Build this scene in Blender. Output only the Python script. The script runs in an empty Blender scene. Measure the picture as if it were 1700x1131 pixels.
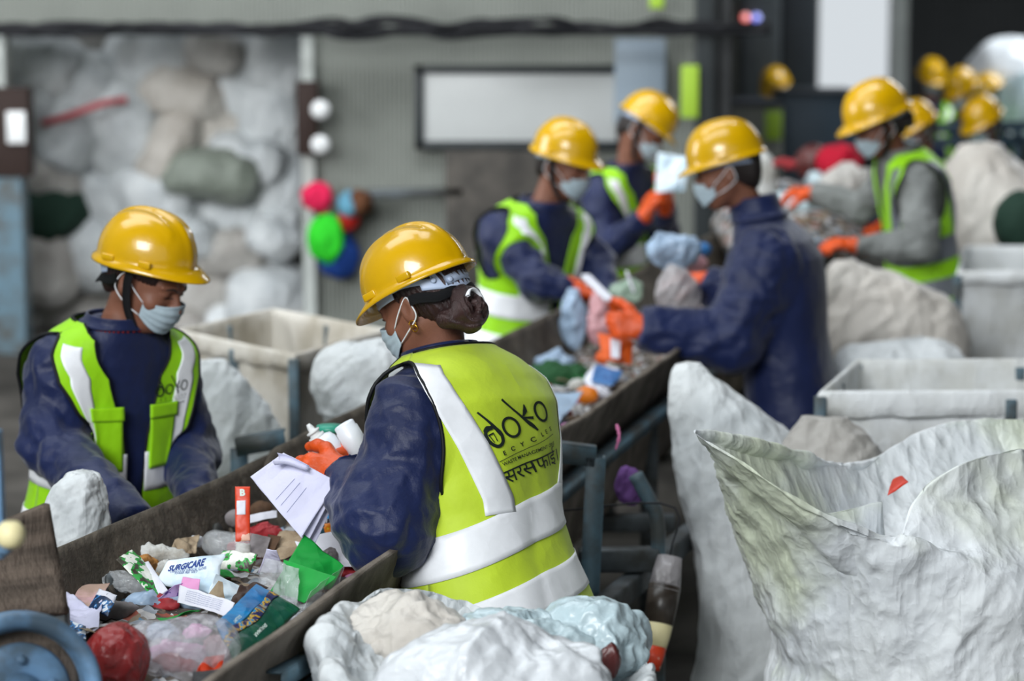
import bpy, bmesh, math, random
import numpy as np
from mathutils import Vector, Matrix
PI = math.pi
sc = bpy.context.scene
C = sc.collection
R = math.radians

# ------------------------------------------------------------------ camera, sky, light, exposure
CAM_H, PITCH, FPX = 2.0, R(7.95), 4014.0
cam_d = bpy.data.cameras.new('camera'); cam = bpy.data.objects.new('camera', cam_d); C.objects.link(cam)
cam.location = (0, 0, CAM_H); cam.rotation_euler = (PI/2 - PITCH, 0, 0)
cam_d.sensor_width = 36; cam_d.lens = FPX*36/1700; cam_d.clip_start = .1; cam_d.clip_end = 200
cam_d.dof.use_dof = True; cam_d.dof.focus_distance = 4.95; cam_d.dof.aperture_fstop = 2.4
sc.camera = cam
world = bpy.data.worlds.new('overcast_sky'); sc.world = world; world.use_nodes = True
bg = world.node_tree.nodes['Background']
bg.inputs[0].default_value = (.86, .92, .97, 1); bg.inputs[1].default_value = .78
vs = sc.view_settings
vs.view_transform = 'Standard'; vs.look = 'None'; vs.gamma = 1; vs.exposure = 0; vs.use_curve_mapping = False
def area(name, loc, target, sx, sy, power, col):
    l = bpy.data.lights.new(name, 'AREA'); l.shape = 'RECTANGLE'; l.size = sx; l.size_y = sy; l.energy = power; l.color = col
    o = bpy.data.objects.new(name, l); C.objects.link(o); o.location = loc
    o.rotation_euler = (Vector(target)-Vector(loc)).to_track_quat('-Z', 'Y').to_euler()
    return o
# daylight entering through the open front of the hall, high behind the photographer, and through a roof light
area('daylight_hall_front', (-3.4, -2.6, 5.4), (.3, 6, .8), 4.6, 3.2, 980, (.95, .98, 1.0))
area('daylight_roof_strip', (-1.5, 6.5, 6.2), (-.4, 6.5, 0), 2.4, 7, 260, (.90, .96, 1.0))

area('added_fill_wall_pile', (-.8, 10.2, 6.3), (-1.3, 14.5, .6), 6, 2.0, 420, (.93, .96, 1.0))  # added fill lamp overhead, brightens the back wall and the sack pile
area('added_fill_pile_left', (-5.2, 9.3, 2.6), (-1.6, 14.6, 1.3), 3.4, 2.6, 400, (.95, .97, 1.0))  # lamp added at the left to lift the front faces of the piled sacks
area('added_fill_deep_hall', (5.6, 18, 4.6), (2.2, 19, 0), 3, 3, 360, (.90, .96, 1.0))  # extra lamp put in to brighten the dark deep part of the hall

# ------------------------------------------------------------------ small numpy toolkit
def A(*v): return np.array(v, float)
def unit(v): v = np.asarray(v, float); return v/np.linalg.norm(v)
def W(px, py, Y):
    """a point of the place, found on the sight line of a photo pixel at distance Y"""
    x = (px-850)/FPX; u = -(py-565.5)/FPX
    d = A(x, math.cos(PITCH)+u*math.sin(PITCH), -math.sin(PITCH)+u*math.cos(PITCH))
    return A(0, 0, CAM_H) + d*(Y/d[1])
def WZ(px, py, z):
    x = (px-850)/FPX; u = -(py-565.5)/FPX
    d = A(x, math.cos(PITCH)+u*math.sin(PITCH), -math.sin(PITCH)+u*math.cos(PITCH))
    return A(0, 0, CAM_H) + d*((z-CAM_H)/d[2])
def _hash(i, j, k, s):
    h = (i*374761393 + j*668265263 + k*2147483647 + s*1274126177) & 0xffffffff
    h = ((h ^ (h >> 13))*1274126177) & 0xffffffff
    h = ((h ^ (h >> 16))*2246822519) & 0xffffffff
    return h ^ (h >> 15)
_G = np.random.RandomState(7).normal(size=(256, 3)); _G /= np.linalg.norm(_G, axis=1)[:, None]
def noise(P, f=1.0, seed=0):
    P = np.asarray(P, float)*f
    I = np.floor(P).astype(np.int64); F = P-I
    U = F*F*F*(F*(F*6-15)+10)
    out = 0
    for a in (0, 1):
        for b in (0, 1):
            for c in (0, 1):
                g = _G[_hash(I[..., 0]+a, I[..., 1]+b, I[..., 2]+c, seed) & 255]
                d = g[..., 0]*(F[..., 0]-a)+g[..., 1]*(F[..., 1]-b)+g[..., 2]*(F[..., 2]-c)
                w = (U[..., 0] if a else 1-U[..., 0])*(U[..., 1] if b else 1-U[..., 1])*(U[..., 2] if c else 1-U[..., 2])
                out = out+w*d
    return out*1.5
def crease(P, f, seed=0, octs=3):
    """creased foil / cloth: sharp valleys where the noise changes sign"""
    P = np.asarray(P, float)
    Q = P + .25/f*np.stack([noise(P, f*.7, seed+11), noise(P, f*.7, seed+12), noise(P, f*.7, seed+13)], -1)
    v = 0; a = 1.0
    for o in range(octs):
        v = v + a*(np.abs(noise(Q, f, seed+o))-.25); a *= .5; f *= 2.03
    return v
def smooth(a, b, x): t = np.clip((x-a)/(b-a), 0, 1); return t*t*(3-2*t)
def spline(pts, n, closed=False):
    """Catmull-Rom through pts (k, d) -> n samples"""
    p = np.asarray(pts, float); k = len(p)
    t = np.linspace(0, k if closed else k-1, n, endpoint=not closed)
    i = np.minimum(np.floor(t).astype(int), k-1 if closed else k-2); f = (t-i).reshape((-1,)+(1,)*(p.ndim-1))
    if closed: g = lambda j: p[(i+j) % k]
    else:
        q = np.concatenate([[2*p[0]-p[1]], p, [2*p[-1]-p[-2]]])
        g = lambda j: q[i+j+1]
    a, b, c, d = g(-1), g(0), g(1), g(2)
    return .5*(2*b+(c-a)*f+(2*a-5*b+4*c-d)*f*f+(3*b-a-3*c+d)*f*f*f)

# ------------------------------------------------------------------ objects
ORG = {}
def tag(o, label=None, cat=None, group=None, kind=None):
    if label: o['label'] = label
    if cat: o['category'] = cat
    if group: o['group'] = group
    if kind: o['kind'] = kind
    return o
def empty(name, loc, label, cat, group=None, rz=0):
    o = bpy.data.objects.new(name, None); C.objects.link(o); o.location = tuple(loc); o.rotation_euler = (0, 0, rz)
    o.empty_display_size = .1
    ORG[o.name] = np.array(loc, float)
    return tag(o, label, cat, group)
def mk(name, V, F, mat, parent=None, flat=False, uv=None, local=False, org=None):
    """one mesh object; V in world coordinates unless local"""
    V = np.asarray(V, float).reshape(-1, 3)
    if parent is not None:
        o0 = ORG[parent.name]
    else:
        o0 = np.array(org, float) if org is not None else (A(0, 0, 0) if local else A(*( (V.min(0)+V.max(0))/2 )))
        if org is None and not local: o0[2] = V[:, 2].min()
    if not local: V = V-o0
    me = bpy.data.meshes.new(name)
    if isinstance(F, np.ndarray):
        n, k = F.shape
        me.vertices.add(len(V)); me.vertices.foreach_set('co', V.ravel())
        me.loops.add(n*k); me.loops.foreach_set('vertex_index', F.ravel().astype(np.int32))
        me.polygons.add(n); me.polygons.foreach_set('loop_start', np.arange(0, n*k, k, dtype=np.int32))
        me.update(calc_edges=True)
    else:
        me.from_pydata([tuple(v) for v in V], [], [tuple(int(i) for i in f) for f in F]); me.update()
    me.validate()
    if not flat: me.polygons.foreach_set('use_smooth', np.ones(len(me.polygons), bool))
    if uv is not None:
        l = me.uv_layers.new(name='uv'); vi = np.empty(len(me.loops), np.int32); me.loops.foreach_get('vertex_index', vi)
        l.data.foreach_set('uv', np.asarray(uv, float)[vi].ravel())
    me.materials.append(mat)
    o = bpy.data.objects.new(name, me); C.objects.link(o)
    if parent is not None: o.parent = parent; ORG[o.name] = o0
    else: o.location = tuple(o0); ORG[o.name] = o0
    return o
def grid_faces(nr, nc, closed=False, flip=False):
    r, c = np.meshgrid(np.arange(nr-1), np.arange(nc if closed else nc-1), indexing='ij')
    c2 = (c+1) % nc
    F = np.stack([r*nc+c, r*nc+c2, (r+1)*nc+c2, (r+1)*nc+c], -1).reshape(-1, 4)
    return F[:, ::-1].copy() if flip else F
def joinm(parts):
    V = []; F = []; k = 0
    for v, f in parts:
        v = np.asarray(v, float).reshape(-1, 3); V.append(v); F += [tuple(int(i)+k for i in q) for q in f]; k += len(v)
    return np.concatenate(V), F
def box(c, s, rz=0, M=None, bev=0):
    """box with slightly bevelled edges"""
    h = np.array(s, float)/2; b = min(bev, h.min()*.9)
    if b <= 0:
        V = A(*[(x, y, z) for x in (-1, 1) for y in (-1, 1) for z in (-1, 1)]).reshape(-1, 3)*h
        F = [(0, 1, 3, 2), (4, 6, 7, 5), (0, 4, 5, 1), (2, 3, 7, 6), (0, 2, 6, 4), (1, 5, 7, 3)]
    else:
        bm = bmesh.new(); bmesh.ops.create_cube(bm, size=1)
        for v in bm.verts: v.co = Vector((v.co.x*2*h[0], v.co.y*2*h[1], v.co.z*2*h[2]))
        bmesh.ops.bevel(bm, geom=bm.edges[:], offset=b, segments=2, affect='EDGES', profile=.5)
        V = np.array([v.co[:] for v in bm.verts]); F = [tuple(v.index for v in f.verts) for f in bm.faces]; bm.free()
    if M is not None: V = V @ np.asarray(M, float)
    elif rz:
        cz, sz = math.cos(rz), math.sin(rz); V = np.stack([V[:, 0]*cz-V[:, 1]*sz, V[:, 0]*sz+V[:, 1]*cz, V[:, 2]], -1)
    return V+np.array(c, float), F
def frames(P):
    P = np.asarray(P, float); T = np.gradient(P, axis=0); T /= np.linalg.norm(T, axis=1)[:, None]+1e-12
    n = np.cross(T[0], [0, 0, 1.]); n = np.cross(T[0], [1., 0, 0]) if np.linalg.norm(n) < .1 else n
    N = [unit(n)]
    for i in range(1, len(P)):
        v = N[-1]-T[i]*np.dot(N[-1], T[i]); N.append(unit(v))
    N = np.array(N); return T, N, np.cross(T, N)
def tube(P, r, seg=10, cap=True, prof=None):
    P = np.asarray(P, float); n = len(P); T, N, B = frames(P); r = np.broadcast_to(r, (n,))
    a = np.linspace(0, 2*PI, seg, endpoint=False)
    V = P[:, None]+r[:, None, None]*(np.cos(a)[None, :, None]*N[:, None]+np.sin(a)[None, :, None]*B[:, None])
    F = [tuple(q) for q in grid_faces(n, seg, True)]
    if cap: F += [tuple(range(seg))[::-1], tuple(range((n-1)*seg, n*seg))]
    return V.reshape(-1, 3), F
def bar(p, q, w, h, up=(0, 0, 1)):
    p = np.array(p, float); q = np.array(q, float); t = unit(q-p); s = np.cross(t, up)
    s = unit(s) if np.linalg.norm(s) > .05 else unit(np.cross(t, [1., 0, 0])); u = np.cross(s, t)
    M = np.stack([t, s, u]); return box((p+q)/2, (np.linalg.norm(q-p), w, h), M=M, bev=min(w, h)*.12)
def angle_iron(p, q, w=.05, th=.006, up=(0, 0, 1)):
    p = np.array(p, float); q = np.array(q, float); t = unit(q-p); s = np.cross(t, up)
    s = unit(s) if np.linalg.norm(s) > .05 else unit(np.cross(t, [1., 0, 0])); u = np.cross(s, t)
    M = np.stack([t, s, u]); L = np.linalg.norm(q-p); c = (p+q)/2
    return joinm([box(c-u*(w/2-th/2)*0+u*(w/2), (L, w, th), M=M), box(c+s*(w/2), (L, th, w), M=M)])
def lathe(prof, seg=24, M=None, c=(0, 0, 0)):
    prof = np.asarray(prof, float); a = np.linspace(0, 2*PI, seg, endpoint=False)
    V = np.stack([prof[:, None, 0]*np.cos(a), prof[:, None, 0]*np.sin(a), prof[:, None, 1]+0*a], -1).reshape(-1, 3)
    n = len(prof); F = [tuple(q) for q in grid_faces(n, seg, True)]
    F += [tuple(range(seg))[::-1], tuple(range((n-1)*seg, n*seg))]
    if M is not None: V = V @ np.asarray(M, float)
    return V+np.array(c, float), F
def ribbon(P, Wd, width, th):
    """strap: path P, width direction Wd, rectangular section"""
    P = np.asarray(P, float); Wd = np.broadcast_to(np.asarray(Wd, float), P.shape)
    T = np.gradient(P, axis=0); T /= np.linalg.norm(T, axis=1)[:, None]
    N = np.cross(T, Wd); N /= np.linalg.norm(N, axis=1)[:, None]+1e-9; Wn = np.cross(N, T)
    width = np.broadcast_to(width, (len(P),))[:, None]
    L = [P+Wn*width/2+N*th/2, P+Wn*width/2-N*th/2, P-Wn*width/2-N*th/2, P-Wn*width/2+N*th/2]
    V = np.stack(L, 1).reshape(-1, 3); n = len(P)
    F = [tuple(q) for q in grid_faces(n, 4, True)]+[(0, 1, 2, 3), tuple(range(n*4-4, n*4))[::-1]]
    return V, F
def sheet(G, th):
    """closed thin solid from a grid of points (nr, nc, 3)"""
    nr, nc = G.shape[:2]
    du = np.gradient(G, axis=0); dv = np.gradient(G, axis=1); N = np.cross(du, dv); N /= np.linalg.norm(N, axis=-1)[..., None]+1e-9
    V = np.concatenate([(G+N*th/2).reshape(-1, 3), (G-N*th/2).reshape(-1, 3)]); m = nr*nc
    F = grid_faces(nr, nc); F = np.concatenate([F, F[:, ::-1]+m])
    i = lambda r, c: r*nc+c
    e = [i(0, c) for c in range(nc)]+[i(r, nc-1) for r in range(1, nr)]+[i(nr-1, c) for c in range(nc-2, -1, -1)]+[i(r, 0) for r in range(nr-2, 0, -1)]
    e = np.array(e); e2 = np.roll(e, -1)
    return V, np.concatenate([F, np.stack([e, e+m, e2+m, e2], -1)])

# ------------------------------------------------------------------ signed distance modelling
def smin(a, b, k): h = np.clip(.5+.5*(b-a)/k, 0, 1); return b+(a-b)*h-k*h*(1-h)
def smax(a, b, k): return -smin(-a, -b, k)
def cone(P, a, b, ra, rb):
    a = np.array(a, float); d = np.array(b, float)-a; t = np.clip((P-a)@d/(d@d), 0, 1)
    return np.linalg.norm(P-a-t[:, None]*d, axis=1)-(ra+(rb-ra)*t)
def ell(P, c, r, M=None):
    Q = P-np.array(c, float)
    if M is not None: Q = Q@np.asarray(M).T
    r = np.array(r, float); k0 = np.linalg.norm(Q/r, axis=1); k1 = np.linalg.norm(Q/(r*r), axis=1)
    return k0*(k0-1)/(k1+1e-9)
def nets(f, lo, hi, h, margin=2.0):
    """surface nets of f<0 on a sparse grid"""
    lo = np.array(lo, float); n = (np.ceil((np.array(hi)-lo)/h/8).astype(int))*8
    D = np.full(n+1, 1., np.float32)
    nb = n//8; B = np.stack(np.meshgrid(*[np.arange(k) for k in nb], indexing='ij'), -1).reshape(-1, 3)
    cc = lo+(B*8+4)*h; d = f(cc); near = np.abs(d) < 7*h*margin
    S = np.sign(d)
    D[:-1, :-1, :-1] = np.kron(S.reshape(nb), np.ones((8, 8, 8))).astype(np.float32)
    off = np.stack(np.meshgrid(*[np.arange(9)]*3, indexing='ij'), -1).reshape(-1, 3)
    Bn = B[near]
    for i in range(0, len(Bn), 400):
        idx = (Bn[i:i+400, None]*8+off[None]).reshape(-1, 3)
        D[idx[:, 0], idx[:, 1], idx[:, 2]] = f(lo+idx*h)
    ins = D < 0
    cnt = np.zeros(tuple(n), np.int8)
    for a in (0, 1):
        for b in (0, 1):
            for c in (0, 1): cnt += ins[a:n[0]+a, b:n[1]+b, c:n[2]+c]
    act = np.argwhere((cnt > 0) & (cnt < 8)); vid = np.full(tuple(n), -1, np.int32); vid[tuple(act.T)] = np.arange(len(act))
    Vs = np.zeros((len(act), 3)); m = np.zeros(len(act))
    corners = [(a, b, c) for a in (0, 1) for b in (0, 1) for c in (0, 1)]
    val = {q: D[act[:, 0]+q[0], act[:, 1]+q[1], act[:, 2]+q[2]] for q in corners}
    for p in corners:
        for ax in range(3):
            if p[ax]: continue
            q = list(p); q[ax] = 1; va, vb = val[p], val[tuple(q)]
            s = (va < 0) != (vb < 0); t = np.where(s, va/(va-vb+1e-12), 0)
            P0 = np.array(p, float)+0*Vs; P0[:, ax] += t
            Vs[s] += P0[s]; m[s] += 1
    V = lo+(act+Vs/m[:, None])*h
    F = []
    for ax in range(3):
        sl0 = [slice(None)]*3; sl1 = [slice(None)]*3; sl0[ax] = slice(0, n[ax]); sl1[ax] = slice(1, n[ax]+1)
        a, b = ins[tuple(sl0)], ins[tuple(sl1)]; e = np.argwhere(a != b)
        u, v = (ax+1) % 3, (ax+2) % 3
        e = e[(e[:, u] > 0) & (e[:, v] > 0) & (e[:, u] < n[u]) & (e[:, v] < n[v])]
        def g(du, dv): q = e.copy(); q[:, u] -= du; q[:, v] -= dv; return vid[tuple(q.T)]
        Q = np.stack([g(0, 0), g(1, 0), g(1, 1), g(0, 1)], -1); fl = a[tuple(e.T)]
        Q[~fl] = Q[~fl][:, ::-1]; F.append(Q)
    F = np.concatenate(F); F = F[(F >= 0).all(1)]
    return V, F
def grad(f, P, e=.002):
    g = np.stack([f(P+A(e, 0, 0))-f(P-A(e, 0, 0)), f(P+A(0, e, 0))-f(P-A(0, e, 0)), f(P+A(0, 0, e))-f(P-A(0, 0, e))], -1)
    return g/(np.linalg.norm(g, axis=1)[:, None]+1e-9)
def project(f, P, off=0., it=4):
    sh = P.shape; Q = P.reshape(-1, 3).copy()
    for _ in range(it): Q -= (f(Q)-off)[:, None]*grad(f, Q)
    return Q.reshape(sh)

# ------------------------------------------------------------------ materials
def nt(name):
    m = bpy.data.materials.new(name); m.use_nodes = True; t = m.node_tree; return m, t, t.nodes['Principled BSDF']
def rgb(h):
    c = [int(h[i:i+2], 16)/255 for i in (0, 2, 4)]; return tuple(x/12.92 if x <= .04045 else ((x+.055)/1.055)**2.4 for x in c)
def nd(t, typ, **k):
    n = t.nodes.new(typ)
    for a, b in k.items():
        if a.startswith('i_'): n.inputs[int(a[2:]) if a[2:].isdigit() else a[2:].replace('_', ' ')].default_value = b
        else: setattr(n, a, b)
    return n
def coord(t, scale=(1, 1, 1), out='Object', rot=(0, 0, 0)):
    c = nd(t, 'ShaderNodeTexCoord'); m = nd(t, 'ShaderNodeMapping'); m.inputs[3].default_value = scale; m.inputs[2].default_value = rot
    t.links.new(c.outputs[out], m.inputs[0]); return m.outputs[0]
def ramp(t, src, stops):
    r = nd(t, 'ShaderNodeValToRGB'); e = r.color_ramp.elements
    while len(e) < len(stops): e.new(.5)
    for x, (p, c) in zip(e, stops): x.position = p; x.color = tuple(c)+((1,) if len(c) == 3 else ())
    t.links.new(src, r.inputs[0]); return r.outputs[0]
def mat(name, col, rough=.6, spec=.4, metal=0, var=0, vscale=4, col2=None, bumps=(), alpha=1, trans=0, sheen=0, emit=None, coat=0, sss=0, stretch=(1, 1, 1), band=(.4, .62)):
    """plain-coloured material with worn variation (second colour) and layered bumps (kind, scale, height[, stretch])"""
    m, t, b = nt(name)
    col = rgb(col) if isinstance(col, str) else col
    b.inputs['Roughness'].default_value = rough; b.inputs['Specular IOR Level'].default_value = spec; b.inputs['Metallic'].default_value = metal
    b.inputs['Base Color'].default_value = (*col, 1)
    if var or col2:
        c2 = (rgb(col2) if isinstance(col2, str) else col2) if col2 else tuple(x*(1-var) for x in col)
        n = nd(t, 'ShaderNodeTexNoise', i_2=vscale, i_3=5., i_4=.6); t.links.new(coord(t, stretch), n.inputs[0])
        t.links.new(ramp(t, n.outputs[0], [(band[0], col), (band[1], c2)]), b.inputs['Base Color'])
    prev = None
    for bp in bumps:
        kind, s, hgt = bp[:3]; st = bp[3] if len(bp) > 3 else (1, 1, 1)
        u = coord(t, st, rot=bp[4] if len(bp) > 4 else (0, 0, 0))
        if kind == 'noise': n = nd(t, 'ShaderNodeTexNoise', i_2=s, i_3=4., i_4=.6); o = 0
        elif kind == 'ridge': n = nd(t, 'ShaderNodeTexNoise', i_2=s, i_3=2.3, i_4=.5, noise_type='RIDGED_MULTIFRACTAL'); n.inputs['Offset'].default_value = .9; n.inputs['Gain'].default_value = 1.6; hgt = hgt*.55; o = 0
        elif kind == 'vor': n = nd(t, 'ShaderNodeTexVoronoi', i_2=s, feature='DISTANCE_TO_EDGE'); o = 0
        elif kind == 'wave': n = nd(t, 'ShaderNodeTexWave', i_1=s, bands_direction='X'); o = 1
        elif kind == 'wavez': n = nd(t, 'ShaderNodeTexWave', i_1=s, bands_direction='Z'); o = 1
        t.links.new(u, n.inputs[0])
        bn = nd(t, 'ShaderNodeBump'); bn.inputs['Strength'].default_value = 1; bn.inputs['Distance'].default_value = hgt
        t.links.new(n.outputs[o], bn.inputs['Height'])
        if prev: t.links.new(prev, bn.inputs['Normal'])
        prev = bn.outputs[0]
    if prev: t.links.new(prev, b.inputs['Normal'])
    b.inputs['Alpha'].default_value = alpha; b.inputs['Transmission Weight'].default_value = trans
    b.inputs['Sheen Weight'].default_value = sheen; b.inputs['Coat Weight'].default_value = coat
    if sss: b.inputs['Subsurface Weight'].default_value = sss; b.inputs['Subsurface Radius'].default_value = (.02, .008, .004); b.inputs['Subsurface Scale'].default_value = .5
    if emit: b.inputs['Emission Color'].default_value = (*emit[0], 1); b.inputs['Emission Strength'].default_value = emit[1]
    return m
M = {}
# ------------------------------------------------------------------ palette
M['skin'] = mat('skin', '7d5240', .5, .35, var=.12, vscale=30, sss=.04, bumps=[('noise', 260, .0006)])
M['hair'] = mat('dark_hair', '1c1210', .38, .5, bumps=[('noise', 60, .004, (6, 6, .6))])
M['hair_brown'] = mat('brown_hair', '3a2220', .35, .55, col2='231312', vscale=9, bumps=[('noise', 90, .003, (5, 5, .5))])
M['helmet'] = mat('helmet_yellow', 'cfa000', .24, .5, coat=.4, bumps=[('noise', 14, .0015)], var=.06, vscale=12)
M['harness'] = mat('harness_plastic', 'b4c3dc', .4, .4)
M['strap'] = mat('black_webbing', '121317', .7, .3, bumps=[('wavez', 180, .001)])
M['mask'] = mat('mask_cloth', 'a6b7c0', .8, .2, bumps=[('noise', 220, .0006)])
M['loop'] = mat('elastic_loop', 'e4e6ea', .7, .2)
M['navy'] = mat('navy_nylon', '13204a', .5, .3, var=.25, vscale=5, sheen=.15, bumps=[('ridge', 6, .007, (1, 1, .6)), ('noise', 30, .003)])
M['navy_dark'] = mat('navy_nylon_dark', '121c3c', .5, .35, var=.25, vscale=5, bumps=[('ridge', 9, .008), ('noise', 38, .003)])
M['grey_wool'] = mat('grey_sweater', '7d807e', .85, .2, var=.2, vscale=9, bumps=[('noise', 40, .006)])
M['lime'] = mat('lime_vest_cloth', 'bdd633', .58, .3, var=.07, vscale=8, sheen=.1, bumps=[('ridge', 6, .004), ('noise', 30, .0015)])
M['lime_green'] = mat('lime_green_vest_cloth', '97d80c', .55, .3, var=.1, vscale=8, sheen=.1, bumps=[('ridge', 6, .004), ('noise', 30, .0015)])
M['reflect'] = mat('reflective_tape', 'eef0f4', .38, .6, var=.06, vscale=20, bumps=[('ridge', 9, .0025)])
M['reflect_grey'] = mat('reflective_tape_grey', '6b6f78', .4, .6, bumps=[('ridge', 9, .002)])
M['binding'] = mat('black_binding', '0c0e10', .6, .3)
M['print'] = mat('black_print', '1d2622', .6, .3)
M['glove'] = mat('orange_rubber', 'd9500f', .42, .45, var=.25, vscale=14, bumps=[('noise', 60, .003)])
M['gold'] = mat('gold', 'e0a53a', .25, .5, metal=1)
M['trousers'] = mat('dark_trousers', '1a1c24', .8, .2, bumps=[('noise', 20, .01)])
M['shoe'] = mat('black_shoe', '15120f', .5, .4)
M['eye'] = mat('eyeball', 'c9c2ba', .2, .5)
M['beads'] = mat('red_beads', '8e1f16', .3, .5)

# ------------------------------------------------------------------ people
T_T = A(-.42, -.1, .1, .35, .6, .76, .86, .92, .97, 1.02, 1.12)
T_RX = A(.185, .185, .172, .168, .182, .192, .180, .145, .100, .074, .066)
T_RY = A(.135, .138, .128, .122, .128, .125, .112, .096, .082, .070, .062)
T_CY = A(0, 0, 0, -.005, -.018, -.022, -.012, 0, .012, .024, .036)
TE = 2.35
class Torso:
    def __init__(s, hip, neck, f, fat=1.0):
        s.hip = np.array(hip, float); s.L = np.linalg.norm(neck-hip); s.u = unit(neck-hip); f = np.array([f[0], f[1], 0.])
        s.f = unit(f-s.u*(f@s.u)); s.r = np.cross(s.f, s.u); s.k = fat
        s.M = np.stack([s.r, s.f, s.u])
    def loc(s, P): return (P-s.hip)@s.M.T
    def wor(s, Q): return Q@s.M+s.hip
    def sdf(s, P, off=0.):
        Q = s.loc(P); t = Q[:, 2]/s.L; rx = np.interp(t, T_T, T_RX)*s.k; ry = np.interp(t, T_T, T_RY)*s.k; cy = np.interp(t, T_T, T_CY)
        k = (np.abs(Q[:, 0]/rx)**TE+np.abs((Q[:, 1]-cy)/ry)**TE)**(1/TE)
        d = (k-1)*np.minimum(rx, ry)*.9
        return np.maximum(np.maximum(d, Q[:, 2]-1.1*s.L), -.4*s.L-Q[:, 2])-off
    def S(s, th, t, off=0., flare=0.):
        """point of the surface at angle th (0 back, 90 right, 180 front) and height t"""
        th, t = np.broadcast_arrays(np.asarray(th, float), np.asarray(t, float))
        rx = np.interp(t, T_T, T_RX)*s.k+off; ry = np.interp(t, T_T, T_RY)*s.k+off
        fl = flare*smooth(.35, -.3, t); rx = rx+fl; ry = ry+fl
        sn, cs = np.sin(th), np.cos(th)
        x = rx*np.sign(sn)*np.abs(sn)**(2/TE); y = np.interp(t, T_T, T_CY)-ry*np.sign(cs)*np.abs(cs)**(2/TE)
        z = t*s.L+np.asarray(off)*1.1*smooth(.80, .93, t)
        return np.stack([x, y, z], -1)@s.M+s.hip
def headframe(hf, roll=0.):
    y = unit(hf); z = unit(A(0, 0, 1)-y*y[2]); x = np.cross(y, z)
    if roll: x, z = x*math.cos(roll)+z*math.sin(roll), z*math.cos(roll)-x*math.sin(roll)
    return np.stack([x, y, z])
def head_sdf(Q):
    """Q in head coordinates: x right, y forward, z up, origin between the ears"""
    d = ell(Q, (0, -.010, .028), (.076, .096, .090))
    d = smin(d, ell(Q, (0, .030, -.035), (.060, .066, .078)), .03)
    d = smin(d, ell(Q, (0, .062, -.098), (.026, .022, .018)), .03)
    for s in (-1, 1):
        d = smin(d, ell(Q, (s*.042, .062, -.030), (.022, .022, .020)), .02)
        d = smin(d, cone(Q, (s*.052, .0, -.045), (s*.028, .05, -.090), .016, .014), .03)
        d = smax(d, -ell(Q, (s*.031, .100, .006), (.019, .018, .012)), .012)
        d = smin(d, ell(Q, (s*.031, .078, .004), (.0145, .0135, .0125)), .004)
        d = smin(d, cone(Q, (s*.014, .094, .022), (s*.046, .078, .022), .008, .007), .012)
        e = ell(Q, (s*.078, -.006, -.008), (.008, .019, .030)); e = smax(e, -ell(Q, (s*.088, -.003, -.004), (.008, .011, .018)), .006)
        d = smin(d, e, .008)
    d = smin(d, cone(Q, (0, .088, .012), (0, .112, -.030), .008, .0125), .012)
    for s in (-1, 1): d = smin(d, ell(Q, (s*.011, .101, -.034), (.009, .010, .008)), .008)
    d = smin(d, cone(Q, (-.018, .090, -.060), (.018, .090, -.060), .008, .008), .012)
    return d
def maskform(Q):
    d = ell(Q, (0, .028, -.036), (.064, .072, .084)); d = smin(d, ell(Q, (0, .062, -.098), (.028, .024, .020)), .05)
    return smin(d, ell(Q, (0, .090, -.032), (.022, .018, .026)), .05)
def hand_sdf(P, w, d, n, sgn, curl=(.5, .5, .5, .5), thumb=(.5, .5), fat=1.0, spread=.012):
    """w wrist, d direction of the fingers, n palm normal, sgn +1 if thumb lies along d x n"""
    d = unit(d); n = unit(n-d*(n@d)); s = np.cross(d, n)*sgn; r = .0108*fat
    D = cone(P, w-d*.02, w+d*.02, .028*fat, .026*fat)
    bases = [w+d*(.088-.005*abs(i-1))+s*(.031-.0205*i) for i in range(4)]
    for i, b in enumerate(bases): D = smin(D, cone(P, w+d*.015+s*(.018-.012*i), b, .017*fat, .0135*fat), .016)
    D = smin(D, cone(P, w+d*.02+s*.012+n*.006, w+d*.05+s*.03+n*.01, .02*fat, .014*fat), .02)
    Ls = (.072, .080, .074, .058)
    for i, b in enumerate(bases):
        a = 0; p = b; q0 = d+s*(1.5-i)*spread*3
        for j, fr in enumerate((.44, .31, .25)):
            a += curl[i]*(1.0, 1.15, .8)[j]
            q = p+(unit(q0)*math.cos(a)+n*math.sin(a))*Ls[i]*fr; e = cone(P, p, q, r*(1.05-.1*j), r*(.97-.1*j))
            D = smin(D, e, .006 if j else .009); p = q
    p = w+d*.030+s*.030; v = s*.75+d*.62+n*.25
    for j, L in enumerate((.042, .034, .028)):
        a = thumb[0]*(0, .5, 1)[j]; q = p+unit(v*math.cos(a)+(n*.8+d*.5-s*.4)*math.sin(a)*thumb[1]*2)*L
        D = smin(D, cone(P, p, q, (.0155, .013, .012)[j]*fat, (.013, .012, .0105)[j]*fat), .010); p = q
    return D
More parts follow.
